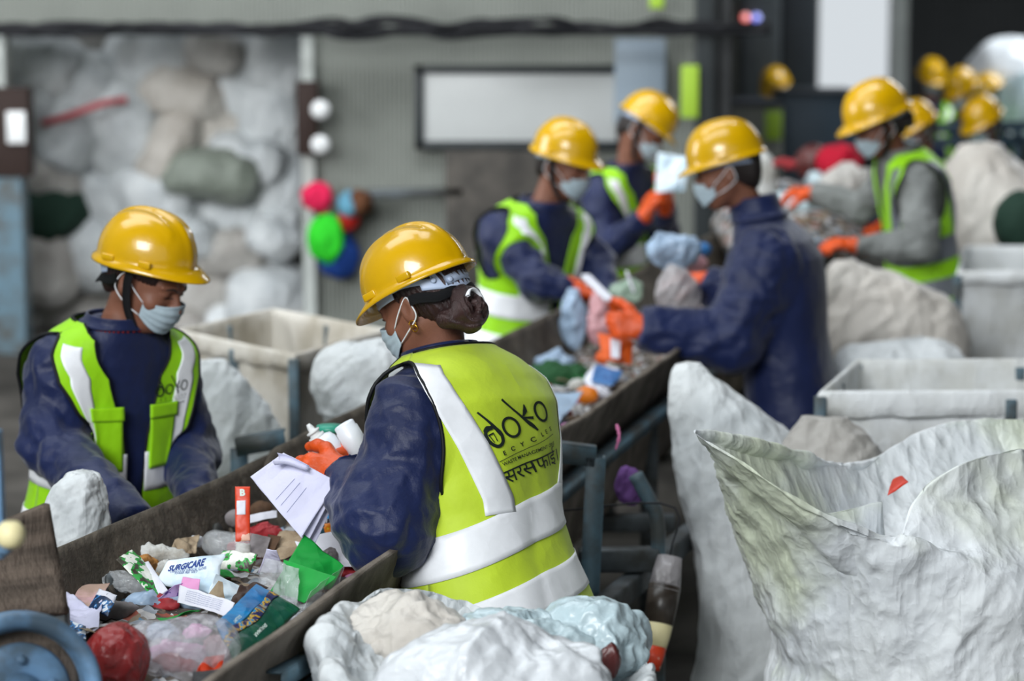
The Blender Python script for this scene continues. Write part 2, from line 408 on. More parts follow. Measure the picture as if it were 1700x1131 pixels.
def helmet_parts(root, hc, HM, tilt=0., detail=True, scale=1.0):
    """hard hat: shell with ridges and peak, harness ring, tabs, nape strap. HM head frame rows, hc head centre"""
    ct, st = math.cos(tilt), math.sin(tilt)
    Mh = np.stack([HM[0], HM[1]*ct-HM[2]*st, HM[2]*ct+HM[1]*st])   # tilt > 0 drops the peak
    def w(Q): return (np.asarray(Q, float)*scale)@Mh+hc
    a, b, h, z0 = .110, .130, .130, .040
    nth = 96 if detail else 40; th = np.linspace(0, 2*PI, nth, endpoint=False)
    dirs = np.stack([np.sin(th), np.cos(th)], -1)      # th = 0 is the front
    front = np.clip(np.cos(th), 0, 1)**2.2
    rows = []
    def ring(sr, z, out=0., dz=0.):
        x = (a*sr)*dirs[:, 0]+out*dirs[:, 0]; y = (b*sr)*dirs[:, 1]+out*dirs[:, 1]
        return np.stack([x, y-.005, z+dz+0*x], -1)
    ph = np.linspace(PI/2-.02, 0, 26 if detail else 12)
    for p in ph:
        sr = math.cos(p)**.86; z = z0+.012+(h-.012)*math.sin(p)**.95
        q = ring(sr*.985, z)
        x, y = q[:, 0], q[:, 1]
        rid = np.exp(-(x/.013)**4)*.0065+(np.exp(-((np.abs(x)-.045)/.010)**4))*.0032*(np.abs(y) < .09)
        q[:, 2] += rid*smooth(0, .45, math.sin(p))*smooth(.135, .10, np.abs(y)); q[:, 1] += np.sign(y)*rid*.5*(1-math.sin(p))
        rows.append(q)
    rows.append(ring(.985, z0+.012, .002, -.004)); rows.append(ring(.985, z0, .010, .002))
    q = ring(.985, z0, .0115, -.004); q[:, 1] += .034*front; q[:, 2] -= .012*front; rows.append(q.copy())
    q[:, 2] -= .0035; rows.append(q)
    rows.append(ring(.985, z0, .006, -.005)); rows.append(ring(.985, z0+.01, -.004, 0))
    for p in ph[::-1]:
        rows.append(ring(math.cos(p)**.86*.955, z0+.012+(h-.017)*math.sin(p)**.95))
    V = w(np.array(rows)); n = len(rows)
    F = [tuple(q) for q in grid_faces(n, nth, True)]+[tuple(range(nth))[::-1], tuple(range((n-1)*nth, n*nth))]
    hat = mk('hard_hat', V.reshape(-1, 3), F, M['helmet'], root)
    # moulded slot bosses at the sides, as on the shell's rim
    for s in (-1, 1):
        for y in ((.055, -.045) if detail else (.0,)):
            x = s*(a*.985*math.sqrt(max(0, 1-((y+.005)/b)**2))+.004)
            Bx, Fx = box((0, 0, 0), (.010, .034, .016), bev=.003); Bx = Bx+A(x, y, z0+.014)
            mk('slot_boss', w(Bx), Fx, M['helmet'], hat)
    # harness ring with slots
    if detail:
        nth2, nz = 144, 9; t2 = np.linspace(0, 2*PI, nth2, endpoint=False); zz = np.linspace(-.014, .036, nz)
        back = np.clip(-np.cos(t2), 0, 1)
        G = np.stack([.088*np.sin(t2)[None]+0*zz[:, None], .106*np.cos(t2)[None]-.008-0*zz[:, None], z0+zz[:, None]-.034*back[None]**1.5-.002], -1)
        ring_faces = []
        for r in range(nz-1):
            for c in range(nth2):
                ang = math.degrees(t2[c]); dd = abs(ang-180)
                hole = (r in (4, 5) and (abs(dd-52) < 7)) or (r in (5, 6, 7) and dd < 20 and dd > 3) or (r == 2 and dd < 34 and (c % 3 == 0) and dd > 8)
                cut = (r >= 6 and (abs(dd-33) < 4 or abs(dd-75) < 8)) or (r <= 1 and (60 < dd < 100))
                if not (hole or cut): ring_faces.append((r*nth2+c, r*nth2+(c+1) % nth2, (r+1)*nth2+(c+1) % nth2, (r+1)*nth2+c))
        hb = mk('headband', w(G).reshape(-1, 3), ring_faces, M['harness'], hat)
        so = hb.modifiers.new('thickness', 'SOLIDIFY'); so.thickness = .0022
        # tabs rising to the shell
        for dg in (150, 210, 110, 250, 30, 330):
            g = R(dg); p = [A(.089*math.sin(g), .107*math.cos(g)-.008, z0+.012), A(.096*math.sin(g), .114*math.cos(g)-.006, z0+.032), A(.098*math.sin(g), .115*math.cos(g)-.006, z0+.050)]
            Vr, Fr = ribbon(w(spline(p, 6)), w(A(math.cos(g), -math.sin(g), 0))-hc, .016, .002); mk('harness_tab', Vr, Fr, M['harness'], hat)
        # adjusting overlap and rivets at the back
        tt = np.linspace(R(150), R(212), 16); p = np.stack([.0905*np.sin(tt), .1085*np.cos(tt)-.009, z0-.026+.004*np.cos((tt-PI)*3)], -1)
        Vr, Fr = ribbon(w(p), Mh[2], .020, .002); mk('size_band', Vr, Fr, M['harness'], hat)
        for dg in (226, 205, 140):
            g = R(dg); c0 = A(.0915*math.sin(g), .1095*math.cos(g)-.009, z0-.016-.01*(abs(dg-180) < 40)); nn = A(math.sin(g), math.cos(g), 0)
            Vt, Ft = tube(w(np.array([c0-nn*.001, c0+nn*.003, c0+nn*.004])), A(.0062, .006, .003)*1.0, 14); mk('rivet', Vt, Ft, M['harness'], hat)
    else:
        t2 = np.linspace(0, 2*PI, 40, endpoint=False); back = np.clip(-np.cos(t2), 0, 1)
        p = np.stack([.088*np.sin(t2), .106*np.cos(t2)-.008, z0+.004-.016*back], -1); p = np.concatenate([p, p[:1]])
        Vr, Fr = ribbon(w(p), Mh[2], .042, .002); mk('headband', Vr, Fr, M['harness'], hat)
    return hat, w, z0
def text_mesh(s, size, bold=0.0, font=None):
    """flat text as (verts 2D, faces), centred"""
    cu = bpy.data.curves.new('t', 'FONT'); cu.body = s; cu.size = size; cu.align_x = 'CENTER'; cu.align_y = 'CENTER'; cu.resolution_u = 3; cu.offset = bold
    ob = bpy.data.objects.new('t', cu); C.objects.link(ob); dg = bpy.context.evaluated_depsgraph_get(); me = bpy.data.meshes.new_from_object(ob.evaluated_get(dg))
    bm = bmesh.new(); bm.from_mesh(me); bmesh.ops.triangulate(bm, faces=bm.faces[:])
    for _ in range(2):
        e = [x for x in bm.edges if x.calc_length() > size*.25]
        if e: bmesh.ops.subdivide_edges(bm, edges=e, cuts=1); bmesh.ops.triangulate(bm, faces=bm.faces[:])
    V = np.array([v.co[:2] for v in bm.verts]).reshape(-1, 2); F = [tuple(v.index for v in f.verts) for f in bm.faces]; bm.free()
    bpy.data.objects.remove(ob); bpy.data.meshes.remove(me); bpy.data.curves.remove(cu)
    return V, F
def stroke(pts, w, closed=False, n=40):
    """2D ribbon of varying width"""
    p = spline(np.array(pts, float), n, closed); w = np.interp(np.linspace(0, 1, n), np.linspace(0, 1, len(np.atleast_1d(w))), np.atleast_1d(w)) if np.ndim(w) else np.full(n, w)
    T = np.roll(p, -1, 0)-np.roll(p, 1, 0) if closed else np.gradient(p, axis=0)
    T /= np.linalg.norm(T, axis=1)[:, None]; N = np.stack([-T[:, 1], T[:, 0]], -1)
    V = np.concatenate([p+N*w[:, None]/2, p-N*w[:, None]/2]); F = []
    for i in range(n if closed else n-1): j = (i+1) % n; F.append((i, j, n+j, n+i))
    return V, F
def flat_join(L):
    V = []; F = []; k = 0
    for v, f in L: V.append(v); F += [tuple(i+k for i in q) for q in f]; k += len(v)
    return np.concatenate(V), F
def logo_marks():
    """the lettering printed on the vest back, in a 1 x ~.8 box: returns {part: (V, F)}"""
    big = []
    # d with a cup in its bowl and a long stem
    big.append(stroke([(-.44, .05), (-.33, .07), (-.27, -.05), (-.30, -.17), (-.38, -.20), (-.45, -.13), (-.47, -.03)], .045, True))
    big.append(stroke([(-.42, .33), (-.36, .20), (-.32, .10), (-.29, .0), (-.27, -.08)], (.028, .030, .04, .05, .05)))
    big.append(stroke([(-.46, .045), (-.40, .075), (-.34, .055)], (.05, .075, .04)))
    big.append(stroke([(-.44, -.015), (-.355, -.01)], (.02, .02))); big.append(stroke([(-.43, -.01), (-.41, -.13)], (.012, .012))); big.append(stroke([(-.36, -.01), (-.365, -.13)], (.012, .012)))
    ring = lambda cx, cy, rx, ry, w: stroke([(cx+rx*math.cos(a), cy+ry*math.sin(a)) for a in np.linspace(0, 2*PI, 12, endpoint=False)], w, True, 48)
    big.append(ring(-.10, -.03, .105, .135, .036))
    big.append(stroke([(-.04, .36), (.02, .22), (.10, .05), (.16, -.10), (.20, -.19)], (.030, .026, .034, .05, .03)))
    big.append(stroke([(.20, .20), (.17, .11), (.12, .05)], (.012, .05, .022))); big.append(stroke([(.12, .03), (.22, -.01)], (.02, .045)))
    big.append(ring(.38, .03, .100, .135, .038))
    o = {'logo_lettering': flat_join(big)}
    t = []
    for s, x, y, z in (('E', -.34, -.32, .085), ('C', -.20, -.31, .085), ('Y', -.06, -.30, .085), ('C', .09, -.29, .09), ('L', .24, -.27, .085), ('E', .33, -.26, .085), ('S', .44, -.25, .085)):
        v, f = text_mesh(s, z, .002); t.append((v+A(x, y), f))
    t.append(stroke([(-.45, -.40), (.0, -.375), (.46, -.33)], (.009, .009)))
    v, f = text_mesh('WASTE MANAGEMENT ONE', .068, .001); t.append((v+A(.01, -.455+0), f))
    o['small_lettering'] = flat_join(t)
    v, f = text_mesh('\u0938\u0930\u0938\u092b\u093e\u0908\u0964', .27, .0015); o['script_lettering'] = (v+A(.03, -.64), f)
    return o
def person(name, label, hip, neck, f, head, hf, arms, roll=0., htilt=.15, vox=.008, jm='navy', vest='lime', sleeve=(.078, .068, .05), fat=1.0, group=None, hair='hair', bun=None, strap=True, detail=False, sleeves_in=None, logo=None, base=None, hatscale=1.0, tape='reflect', hem=.0, zipx=None, mask=True, collar=.35, skew=0., hemt=-.22, beads=False, bandt=0., fringe=.034):
    hip, neck, head = np.array(hip), np.array(neck), np.array(head)
    T = Torso(hip, neck, f, fat); HM = headframe(hf, roll)
    root = empty('person', (hip[0], hip[1], 0), label, 'person', group)
    hl = lambda P: (P-head)@HM.T
    hw = lambda Q: np.asarray(Q, float)@HM+head
    nb = T.wor(A(0, .03, T.L*1.0)); sh = {s: T.wor(A(k*.152*fat, -.005, T.L*.80)) for s, k in (('L', -1), ('R', 1))}
    gz = 0
    legs = []
    for k in (-1, 1):
        hj = T.wor(A(k*.085, 0, -.02)); kn = A(hj[0], hj[1], hip[2]*.52)+T.f*A(1, 1, 0)*.02; an = A(hj[0], hj[1], .08); legs.append((hj, kn, an))
    ff = unit(A(f[0], f[1], 0))
    def arms_sdf(P, r, d0):
        d = d0
        for s in arms:
            el, wr = arms[s][0], arms[s][1]
            d = smin(d, smin(cone(P, sh[s], el, r[0], r[1]), cone(P, el, wr, r[1], r[2]), .02), .045)
        return d
    def hands(P, fat_, d0):
        d = d0
        for s in arms:
            el, wr, hd, pn, cu, th = arms[s][:6]
            d = np.minimum(d, hand_sdf(P, wr, hd, pn, 1 if s == 'R' else -1, cu, th, fat_))
        return d
    def body(P):
        d = np.full(len(P), 1.); Q = hl(P)
        d = head_sdf(Q)
        d = smin(d, cone(P, hw(A(0, -.022, -.045)), nb-T.u*.03, .050, .056), .022)
        d = smin(d, T.sdf(P)+.035, .02)
        d = arms_sdf(P, (.045, .038, .026), d)
        for hj, kn, an in legs:
            d = smin(d, smin(cone(P, hj, kn, .07, .05), cone(P, kn, an, .05, .034), .02), .03)
            d = smin(d, cone(P, an-A(0, 0, .04), an-A(0, 0, .045)+ff*.12, .03, .022), .02)
        return hands(P, .86, d)
    pts = np.array([head+A(0, 0, .13), head-A(0, 0, .1), hip, neck]+[p for l in legs for p in l]+[x for s in arms for x in (arms[s][0], arms[s][1], arms[s][1]+unit(arms[s][2])*.17)]+[sh['L'], sh['R']])
    lo, hi = pts.min(0)-.16, pts.max(0)+.16; lo[2] = 0
    V, F = nets(body, lo, hi, .0045 if detail else vox)
    mk('body', V, F, M['skin'], root)
    # jacket
    jlo, jhi = lo.copy(), hi.copy(); jlo[2] = min(hip[2]-.25, min(arms[s][1][2] for s in arms)-.1); jhi[2] = neck[2]+.1
    def jacket(P):
        d = arms_sdf(P, sleeve, T.sdf(P))
        q = T.loc(P); hole = cone(P, nb-T.u*.0, nb+T.u*.2+T.f*.04, .050, .075)
        d = smax(d, -hole, .012); d = np.maximum(d, (q[:, 2]-T.L*(1.0+.08*collar)))
        for s in arms:                                   # square the cuffs
            el, wr = arms[s][0], arms[s][1]; a = unit(wr-el); c = wr+a*.012; e = (P-c)@a
            near = np.linalg.norm(P-wr, axis=1) < .12
            d = np.where(near, np.maximum(d, np.where(np.linalg.norm(P-wr, axis=1) < .09, e, -1)), d)
        return d
    V, F = nets(jacket, jlo, jhi, .007 if detail else vox+.001)
    n = grad(jacket, V, .004)
    arm_w = 1-smooth(.0, .05, arms_sdf(V, sleeve, np.full(len(V), .5)))*1.0
    w = crease(V*A(1, 1, .75), 9, 3)*.010*(.4+.9*arm_w)-crease(V*A(.9, 1, 1.5), 6.5, 8, 2)*.016*(.25+arm_w)+noise(V, 5, 9)*.014*arm_w
    V = V+n*w[:, None]
    jk = mk('jacket', V, F, M[jm], root)
    # collar
    th = np.linspace(0, 2*PI, 40); G = np.stack([T.S(th, .985, .006), T.S(th, 1.0+.03*collar, .004), T.S(th, 1.0+.085*collar, .004)], 0)
    G[-1] += T.u*.012*collar; V, F = sheet(spline(G, 9), .005); mk('collar', V, F, M[jm], root)
    # trousers and shoes
    def tr(P):
        d = np.maximum(T.sdf(P)+.012, (P[:, 2]-hip[2]-.02))
        for hj, kn, an in legs: d = smin(d, smin(cone(P, hj, kn, .088, .07), cone(P, kn, an, .07, .055), .02), .03)
        return np.maximum(d, .06-P[:, 2])
    V, F = nets(tr, (hip-.3)*A(1, 1, 0), hip+A(.3, .3, .1), .012); V += grad(tr, V, .004)*(crease(V, 7, 1)*.012)[:, None]; mk('trousers', V, F, M['trousers'], root)
    for hj, kn, an in legs:
        def so(P, an=an):
            a = an*A(1, 1, 0); return np.maximum(smin(cone(P, a-ff*.05+A(0, 0, .045), a+ff*.13+A(0, 0, .035), .043, .04), cone(P, a+A(0, 0, .05), an+A(0, 0, .03), .045, .05), .02), .004-P[:, 2])
        V, F = nets(so, an-A(.2, .2, .1), an+A(.2, .2, .1), .009); mk('shoe', V, F, M['shoe'], root)
    # gloves
    for s in arms:
        el, wr, hd, pn, cu, th = arms[s][:6]
        g = lambda P, s=s, el=el, wr=wr, hd=hd, pn=pn, cu=cu, th=th: smin(hand_sdf(P, wr, hd, pn, 1 if s == 'R' else -1, cu, th, 1.12), cone(P, wr-unit(wr-el)*.05, wr, .034, .031), .02)
        V, F = nets(g, wr-.24, wr+.24, .0036 if detail else max(.006, vox*.8)); V += grad(g, V)*(crease(V, 26, 5, 2)*.0028)[:, None]; mk('glove', V, F, M['glove'], root)
    # hair
    hm = M[hair]
    def hs(P):
        Q = hl(P); d = ell(Q, (0, -.014, .030), (.085, .103, .097))
        d = smin(d, ell(Q, (0, -.060, -.030), (.060, .045, .055)), .03)
        cut = np.minimum(Q[:, 1]-.014-.15*Q[:, 2], np.where(Q[:, 1] < .062, fringe, .034)-Q[:, 2]); cut = np.maximum(cut, -1)
        low = (-.022+np.clip(Q[:, 1], -.1, 0)*.75)-Q[:, 2]
        d = smax(smax(d, cut, .012), low, .012)
        d = smax(d, -ell(Q, (.080, -.002, -.012), (.02, .022, .034)), .006); d = smax(d, -ell(Q, (-.080, -.002, -.012), (.02, .022, .034)), .006)
        st = .0022*np.sin((np.arctan2(Q[:, 0], -Q[:, 1])*46)+6*Q[:, 2]/.05+3*noise(Q, 25))
        return d+st*.6
    V, F = nets(hs, head-.2, head+.2, .0032 if detail else .007); mk('hair', V, F, hm, root)
    if bun is not None:
        def bs(P):
            Q = hl(P)-np.array(bun); a = np.arctan2(Q[:, 2], Q[:, 0]); rr = np.hypot(Q[:, 0], Q[:, 2])
            core = ell(Q, (0.012, -.016, -.004), (.024, .020, .022))
            d = np.hypot(rr-.030, Q[:, 1]+.004)-.0215
            d = smin(d, core, .006); d = smin(d, cone(Q, (-.045, .03, -.01), (-.02, .0, -.035), .022, .018), .015)
            return d+.0014*np.sin(rr*520+a*3+4*noise(Q, 30))+.002*np.sin(a*5+1)
        V, F = nets(bs, hw(bun)-.1, hw(bun)+.1, .0028 if detail else .006); bb = mk('hair_bun', V, F, hm, root)
        if detail:
            a_ = np.linspace(-.5, 2.6, 20); q = np.array(bun)+np.stack([-.004+.026*np.cos(a_), -.024+0*a_, .006+.026*np.sin(a_)], -1); V, F = ribbon(hw(q), np.cross(np.gradient(hw(q), axis=0), HM[1]*1.0)*0+HM[1], .016, .005); mk('hair_tie', V, F, M['loop'], bb)
    # brows and lashes
    for s in (-1, 1):
        P0 = spline([(s*.014, .10, .018), (s*.030, .10, .0245), (s*.047, .09, .020)], 8); Q = project(head_sdf, P0, .0005); V, F = tube(hw(Q), A(.0018, .0026, .0028, .0028, .0026, .0022, .0016, .0008), 6); mk('eyebrow', V, F, M['hair'], root)
        P0 = spline([(s*.018, .10, -.001), (s*.031, .10, -.006), (s*.045, .095, -.002)], 8); Q = project(head_sdf, P0, .0008); V, F = tube(hw(Q), .0012, 6); mk('eyelash', V, F, M['hair'], root)
    if beads:
        th = np.linspace(0, 2*PI, 46, endpoint=False); nk = T.S(th, 1.0, .002)-T.u*.006; pts_ = [lathe([(0.0001, -.004), (.003, -.003), (.004, 0), (.003, .003), (.0001, .004)], 8, c=p) for p in nk]
        V, F = joinm(pts_); mk('bead_necklace', V, F, M['beads'], root)
    # face mask with pleats and ear loops
    if mask:
        na, nb_ = 41, 29; a = np.linspace(-1, 1, na)[None, :]; b = np.linspace(0, 1, nb_)[:, None]
        ztop = -.008-.022*np.abs(a)**1.3; zbot = -.116+.044*np.abs(a)**2; z = ztop+(zbot-ztop)*b; phi = a*R(70)
        G = np.stack([.09*np.sin(phi)+0*z, .02+.11*np.cos(phi)+0*z, z], -1); G = project(maskform, G, .004, 6)
        pl = .0022*(np.abs((b*4.2 % 1)-.5)*2)*(1-np.abs(a)**3); nn = grad(maskform, G.reshape(-1, 3)).reshape(G.shape); G = G+nn*(pl+.0012*noise(G, 60))[..., None]
        V, F = sheet(hw(G), .0018); mk_ = mk('face_mask', V, F, M['mask'], root)
        for s in (0, -1):
            k = -1 if s == 0 else 1; pa, pb = G[1, s], G[-2, s]; ea, eb = A(k*.082, -.012, .018), A(k*.084, -.022, -.030)
            lp = spline([pa, (pa+ea)/2+A(k*.006, 0, 0), ea, A(k*.088, -.024, -.004), eb, (pb+eb)/2+A(k*.006, 0, -.004), pb], 30)
            V, F = tube(hw(lp), .0016, 6); mk('ear_loop', V, F, M['loop'], mk_)
    # helmet
    hat, w_, z0 = helmet_parts(root, head, HM, htilt, detail, hatscale)
    if detail:
        tt = np.linspace(R(98), R(262), 30); p = np.stack([.094*np.sin(tt), .112*np.cos(tt)-.010, .020-.030*np.clip(-np.cos(tt), 0, 1)**.8+.003*np.sin(tt*9)-.008], -1)
        V, F = ribbon(w_(p), HM[2]+.25*HM[1], .022, .003); mk('nape_strap', V, F, M['strap'], hat)
    if strap:
        for s in (-1, 1):
            p = spline([A(s*.096, .004, .045), A(s*.093, .008, .0), A(s*.076, .022, -.06), A(s*.045, .045, -.108), A(0, .055, -.128)], 16)
            V, F = ribbon(hw(p), HM[1]*.9+HM[2]*.25, .023, .0025); mk('chin_strap', V, F, M['strap'], hat)
    # vest
    if vest:
        off = .017; fl = .03+hem
        def fold(P, tt): return P+(((crease(P*A(1, 1, .5), 5, 21, 2)*.010)+.010*noise(P, 3.5, 4))*smooth(1.0, .7, tt))[..., None]*unit2(P-T.wor(np.stack([0*tt, 0*tt, tt*T.L], -1)))
        def unit2(v): return v/(np.linalg.norm(v, axis=-1)[..., None]+1e-9)
        def VS(th, t, o=0.):
            th, t = np.broadcast_arrays(np.asarray(th, float), np.asarray(t, float)); base_ = fold(T.S(th, t, off+0*t, fl), t)
            q = base_.reshape(-1, 3).copy()
            for _ in range(3):
                d = jacket(q); n_ = grad(jacket, q, .004); lim = .015*smooth(.35, .6, np.ravel(t)); q += n_*np.clip(lim-d, 0, .05)[:, None]
            base_ = q.reshape(base_.shape)
            nrm = unit2(base_-T.wor(np.stack([0*t, 0*t, t*T.L], -1))); up_ = smooth(.85, .95, t)[..., None]
            return base_+(nrm*(1-up_)+T.u*up_*.8+nrm*up_*.3)*o
        tb = hemt
        def side(t, back=True):
            s_ = np.clip((t-.46)/(.93-.46), 0, 1); k = np.sin(PI*s_)**.55; return R(90)-(R(24) if back else -R(34))*k
        nr = 70; t = np.concatenate([np.linspace(tb, .46, 34), np.linspace(.48, .985, nr-34)])[:, None]
        c = np.linspace(-1, 1, 61)[None]
        G = VS(side(t)*c, t); V, F = sheet(G, .003)
        vs_ = mk('vest', V, F, M[vest], root)
        gap = np.interp(t, [-.4, .3, .55, .8, .93, .985], [R(4), R(4), R(7), R(17), R(38), R(76)])
        for k in (-1, 1):
            c1 = np.linspace(0, 1, 31)[None]; th1 = side(t, False)*(1-c1)+(PI-gap)*c1; G = VS(k*th1, t); V, F = sheet(G if k > 0 else G[:, ::-1], .003); mk('vest_front', V, F, M[vest], vs_)
            e = G[:, -1]; V, F = tube(e, .0032, 6); mk('front_binding', V, F, M['binding' if detail or zipx else vest], vs_)
            ta = np.linspace(.46, .93, 40); pb_ = VS(k*side(ta), ta, .001); pf = VS(k*side(ta, False), ta, .001)[::-1]; lp = np.concatenate([pb_, pf, pb_[:1]])
            V, F = tube(lp, .0042, 8); mk('armhole_binding', V, F, M['binding'], vs_)
        tn = np.linspace(-R(88), R(88), 30); V, F = tube(VS(tn, .985), .0042, 8); mk('neck_binding', V, F, M['binding'], vs_)
        tp = M[tape]
        def strip(thc, tc, width_along, vertical, o=.004, nm='reflective_stripe'):
            pass
        for t0, t1 in ((.205, .375), (-.055, .085)):
            tt = np.linspace(t0, t1, 8)[:, None]; thb = np.linspace(-R(180)+R(5), R(180)-R(5), 140)[None]; V, F = sheet(VS(thb, tt+bandt+skew*np.sin(thb), .004), .0012); mk('reflective_band', V, F, tp, vs_)
        for k in (-1, 1):
            for back in (True, False):
                tt = np.linspace(.372+bandt+skew*.5*k, .90, 36)[:, None]
                rr = np.interp(tt, T_T, T_RX)+off
                mid = np.interp(tt, [.38, .6, .8, .9], ([R(30), R(45), R(59), R(67)] if skew else [R(28), R(40), R(54), R(64)])) if back else PI-np.interp(tt, [.38, .6, .8, .9], [R(34), R(35), R(40), R(56)])
                hwid = (.040 if back else .033)/np.maximum(rr, .1)*1.0; cc = np.linspace(-1, 1, 8)[None]
                V, F = sheet(VS(k*(mid+(R(7) if skew and back and k > 0 else 0)+hwid*cc), tt, .0042), .0012); mk('reflective_stripe', V, F, tp, vs_)
        if zipx == 'front':
            ta_, tb_ = .30+bandt, .50+bandt
            for k in (-1, 1):
                V, F = sheet(VS(k*(PI-np.linspace(R(8), R(30), 12)[None]), np.linspace(.40, .64, 14)[:, None], .006), .004); pk = mk('pocket', V, F, M[vest], vs_)
                V, F = sheet(VS(k*(PI-np.linspace(R(7), R(31), 12)[None]), np.linspace(.62, .68, 6)[:, None], .010), .004); mk('pocket_flap', V, F, M[vest], pk)
            c0 = VS(A(PI-R(20)), A(.335), .016)[0]; a_ = np.linspace(0, 2*PI, 24); V, F = tube(c0+.016*np.cos(a_)[:, None]*T.r+.016*np.sin(a_)[:, None]*T.u, .0025, 8); mk('ring', V, F, M['binding'], vs_)
            LM = logo_marks(); V2, F2 = LM['logo_lettering']; q_ = VS(PI+R(26)+V2[:, 0]*.085/.16, .74+V2[:, 1]*.085/T.L, .006); mk('front_lettering', q_, F2, M['print'], vs_)
            V2, F2 = LM['small_lettering']; q_ = VS(PI+R(26)+V2[:, 0]*.085/.16, .74+V2[:, 1]*.085/T.L, .006); mk('front_lettering', q_, F2, M['print'], vs_)
        if logo:
            def place(V2, th0, t0, size, o, tilt=0.):
                ca, sa = math.cos(tilt), math.sin(tilt); x = V2[:, 0]*ca-V2[:, 1]*sa; y = V2[:, 0]*sa+V2[:, 1]*ca
                tt = t0+y*size/T.L; rad = .155
                return VS(th0+x*size/rad, tt, o)
            for nm, (V2, F2) in logo_marks().items():
                V = place(V2, logo[1], logo[2], logo[3], .0045, logo[4]); F2 = [q for q in F2]
                mk(nm if nm != 'logo_lettering' else 'logo_lettering', V, F2, M['print'], vs_)
    return root, T, HM, hw
# ------------------------------------------------------------------ materials of the place
M['floor'] = mat('concrete', '4a4743', .85, .2, col2='302e2b', vscale=2.2, bumps=[('noise', 9, .006)])
M['panel'] = mat('grey_wall_panel', '8b8f88', .5, .4, var=.12, vscale=1.6, bumps=[('wave', 12, .012)])
M['panel_dark'] = mat('dark_wall_panel', '3a3c3d', .6, .3, var=.25, vscale=1.2, bumps=[('wave', 4, .02)])
M['roof'] = mat('roof_sheet', '4b4d4c', .6, .3, bumps=[('wave', 4, .02)])
M['white_post'] = mat('white_post', 'b9beba', .6, .3, var=.15)
M['blue_steel'] = mat('blue_grey_paint', '55707e', .5, .4, col2='474b4a', vscale=7, bumps=[('noise', 50, .002)])
M['pulley_blue'] = mat('light_blue_paint', '6f97bd', .5, .4, col2='55697a', vscale=9)
M['steel'] = mat('dirty_steel', '5b6266', .55, .4, metal=.3, col2='3b3c3a', vscale=8)
M['rubber'] = mat('dirty_rubber', '49433b', .8, .25, col2='6b6358', vscale=14, band=(.42, .7), bumps=[('noise', 45, .006)])
M['rubber_canvas'] = mat('canvas_backed_rubber', '8a8177', .88, .15, col2='665e55', vscale=9, bumps=[('wave', 140, .0005), ('wavez', 140, .0005), ('noise', 24, .004)])
M['cable'] = mat('black_cable', '15161a', .6, .3)
M['brown'] = mat('dark_brown_box', '2a1c17', .7, .3)
M['white_paint'] = mat('white_plastic', 'd6d8d8', .5, .4)
M['wood_grey'] = mat('weathered_board', '6d6157', .85, .2, col2='4c443d', vscale=5, stretch=(1, 1, 5), bumps=[('noise', 12, .006, (6, 6, 1))])
M['cream_knob'] = mat('cream_knob', 'e4d9a8', .5, .4)
def sackmat(name, c1, c2, stain=None, soft=False):
    m = mat(name, c1, .40 if not soft else .6, .45, col2=c2, vscale=2.6, band=(.40, .68), bumps=[('ridge', 7, .012, (1, 1, .45)), ('ridge', 11, .009, (1, 1, .3), (0, .7, .3)), ('ridge', 15, .006, (1, 1, .3), (0, -.5, .2)), ('ridge', 40, .0012), ('wave', 260, .00012), ('wavez', 260, .00012)])
    t = m.node_tree; b = t.nodes['Principled BSDF']
    b.inputs['Sheen Weight'].default_value = .1
    if stain:
        src = b.inputs['Base Color'].links[0].from_socket; n = nd(t, 'ShaderNodeTexNoise', i_2=1.9, i_3=4., i_4=.55)
        t.links.new(coord(t, (1, 1, 1)), n.inputs[0]); r = ramp(t, n.outputs[0], [(.46, (0, 0, 0)), (.60, (1, 1, 1))])
        mx = nd(t, 'ShaderNodeMix', data_type='RGBA'); t.links.new(r, mx.inputs[0]); t.links.new(src, mx.inputs[6]); mx.inputs[7].default_value = (*rgb(stain), 1); t.links.new(mx.outputs[2], b.inputs['Base Color'])
    return m
M['sack'] = sackmat('woven_sack', 'dfe3e4', 'b4babd')
M['sack_green'] = sackmat('woven_sack_green_stain', 'e2e6e8', 'ccd1d6', 'cbd2bd')
M['sack_warm'] = sackmat('woven_sack_warm', 'cfcac2', 'b5aea5')
M['sack_dirty'] = sackmat('woven_sack_dirty', 'b9b7b2', '948f89')
M['liner'] = mat('bin_liner_cloth', 'e8ebec', .75, .25, col2='d0d1cd', vscale=5, bumps=[('wave', 120, .0004), ('wavez', 120, .0004), ('ridge', 9, .010, (1, 1, .4)), ('noise', 60, .003)])
M['liner_warm'] = mat('bin_liner_cloth_warm', 'cbc7be', .75, .25, col2='aba496', vscale=5, bumps=[('wave', 120, .0004), ('ridge', 9, .010, (1, 1, .4)), ('noise', 12, .006)])
M['thin_white'] = mat('thin_plastic_white', 'd4d8dc', .36, .5, var=.08, bumps=[('ridge', 8, .013, (1, 1, .4), (0, .5, .4)), ('ridge', 13, .008, (.3, 1, 1), (.4, .6, .2)), ('ridge', 34, .0015)])
M['thin_blue'] = mat('thin_plastic_pale_blue', 'b3c6cc', .3, .5, var=.12, vscale=6, bumps=[('ridge', 8, .013, (1, 1, .4), (0, .5, .4)), ('ridge', 13, .008, (.3, 1, 1), (.4, .6, .2)), ('ridge', 34, .0015)])
M['green_dark'] = mat('dark_green_cloth', '20362c', .8, .2, bumps=[('noise', 9, .01)])
M['lime_sign'] = mat('lime_sign', '9cbf3c', .6, .3)
def struct(o): o['kind'] = 'structure'; return o
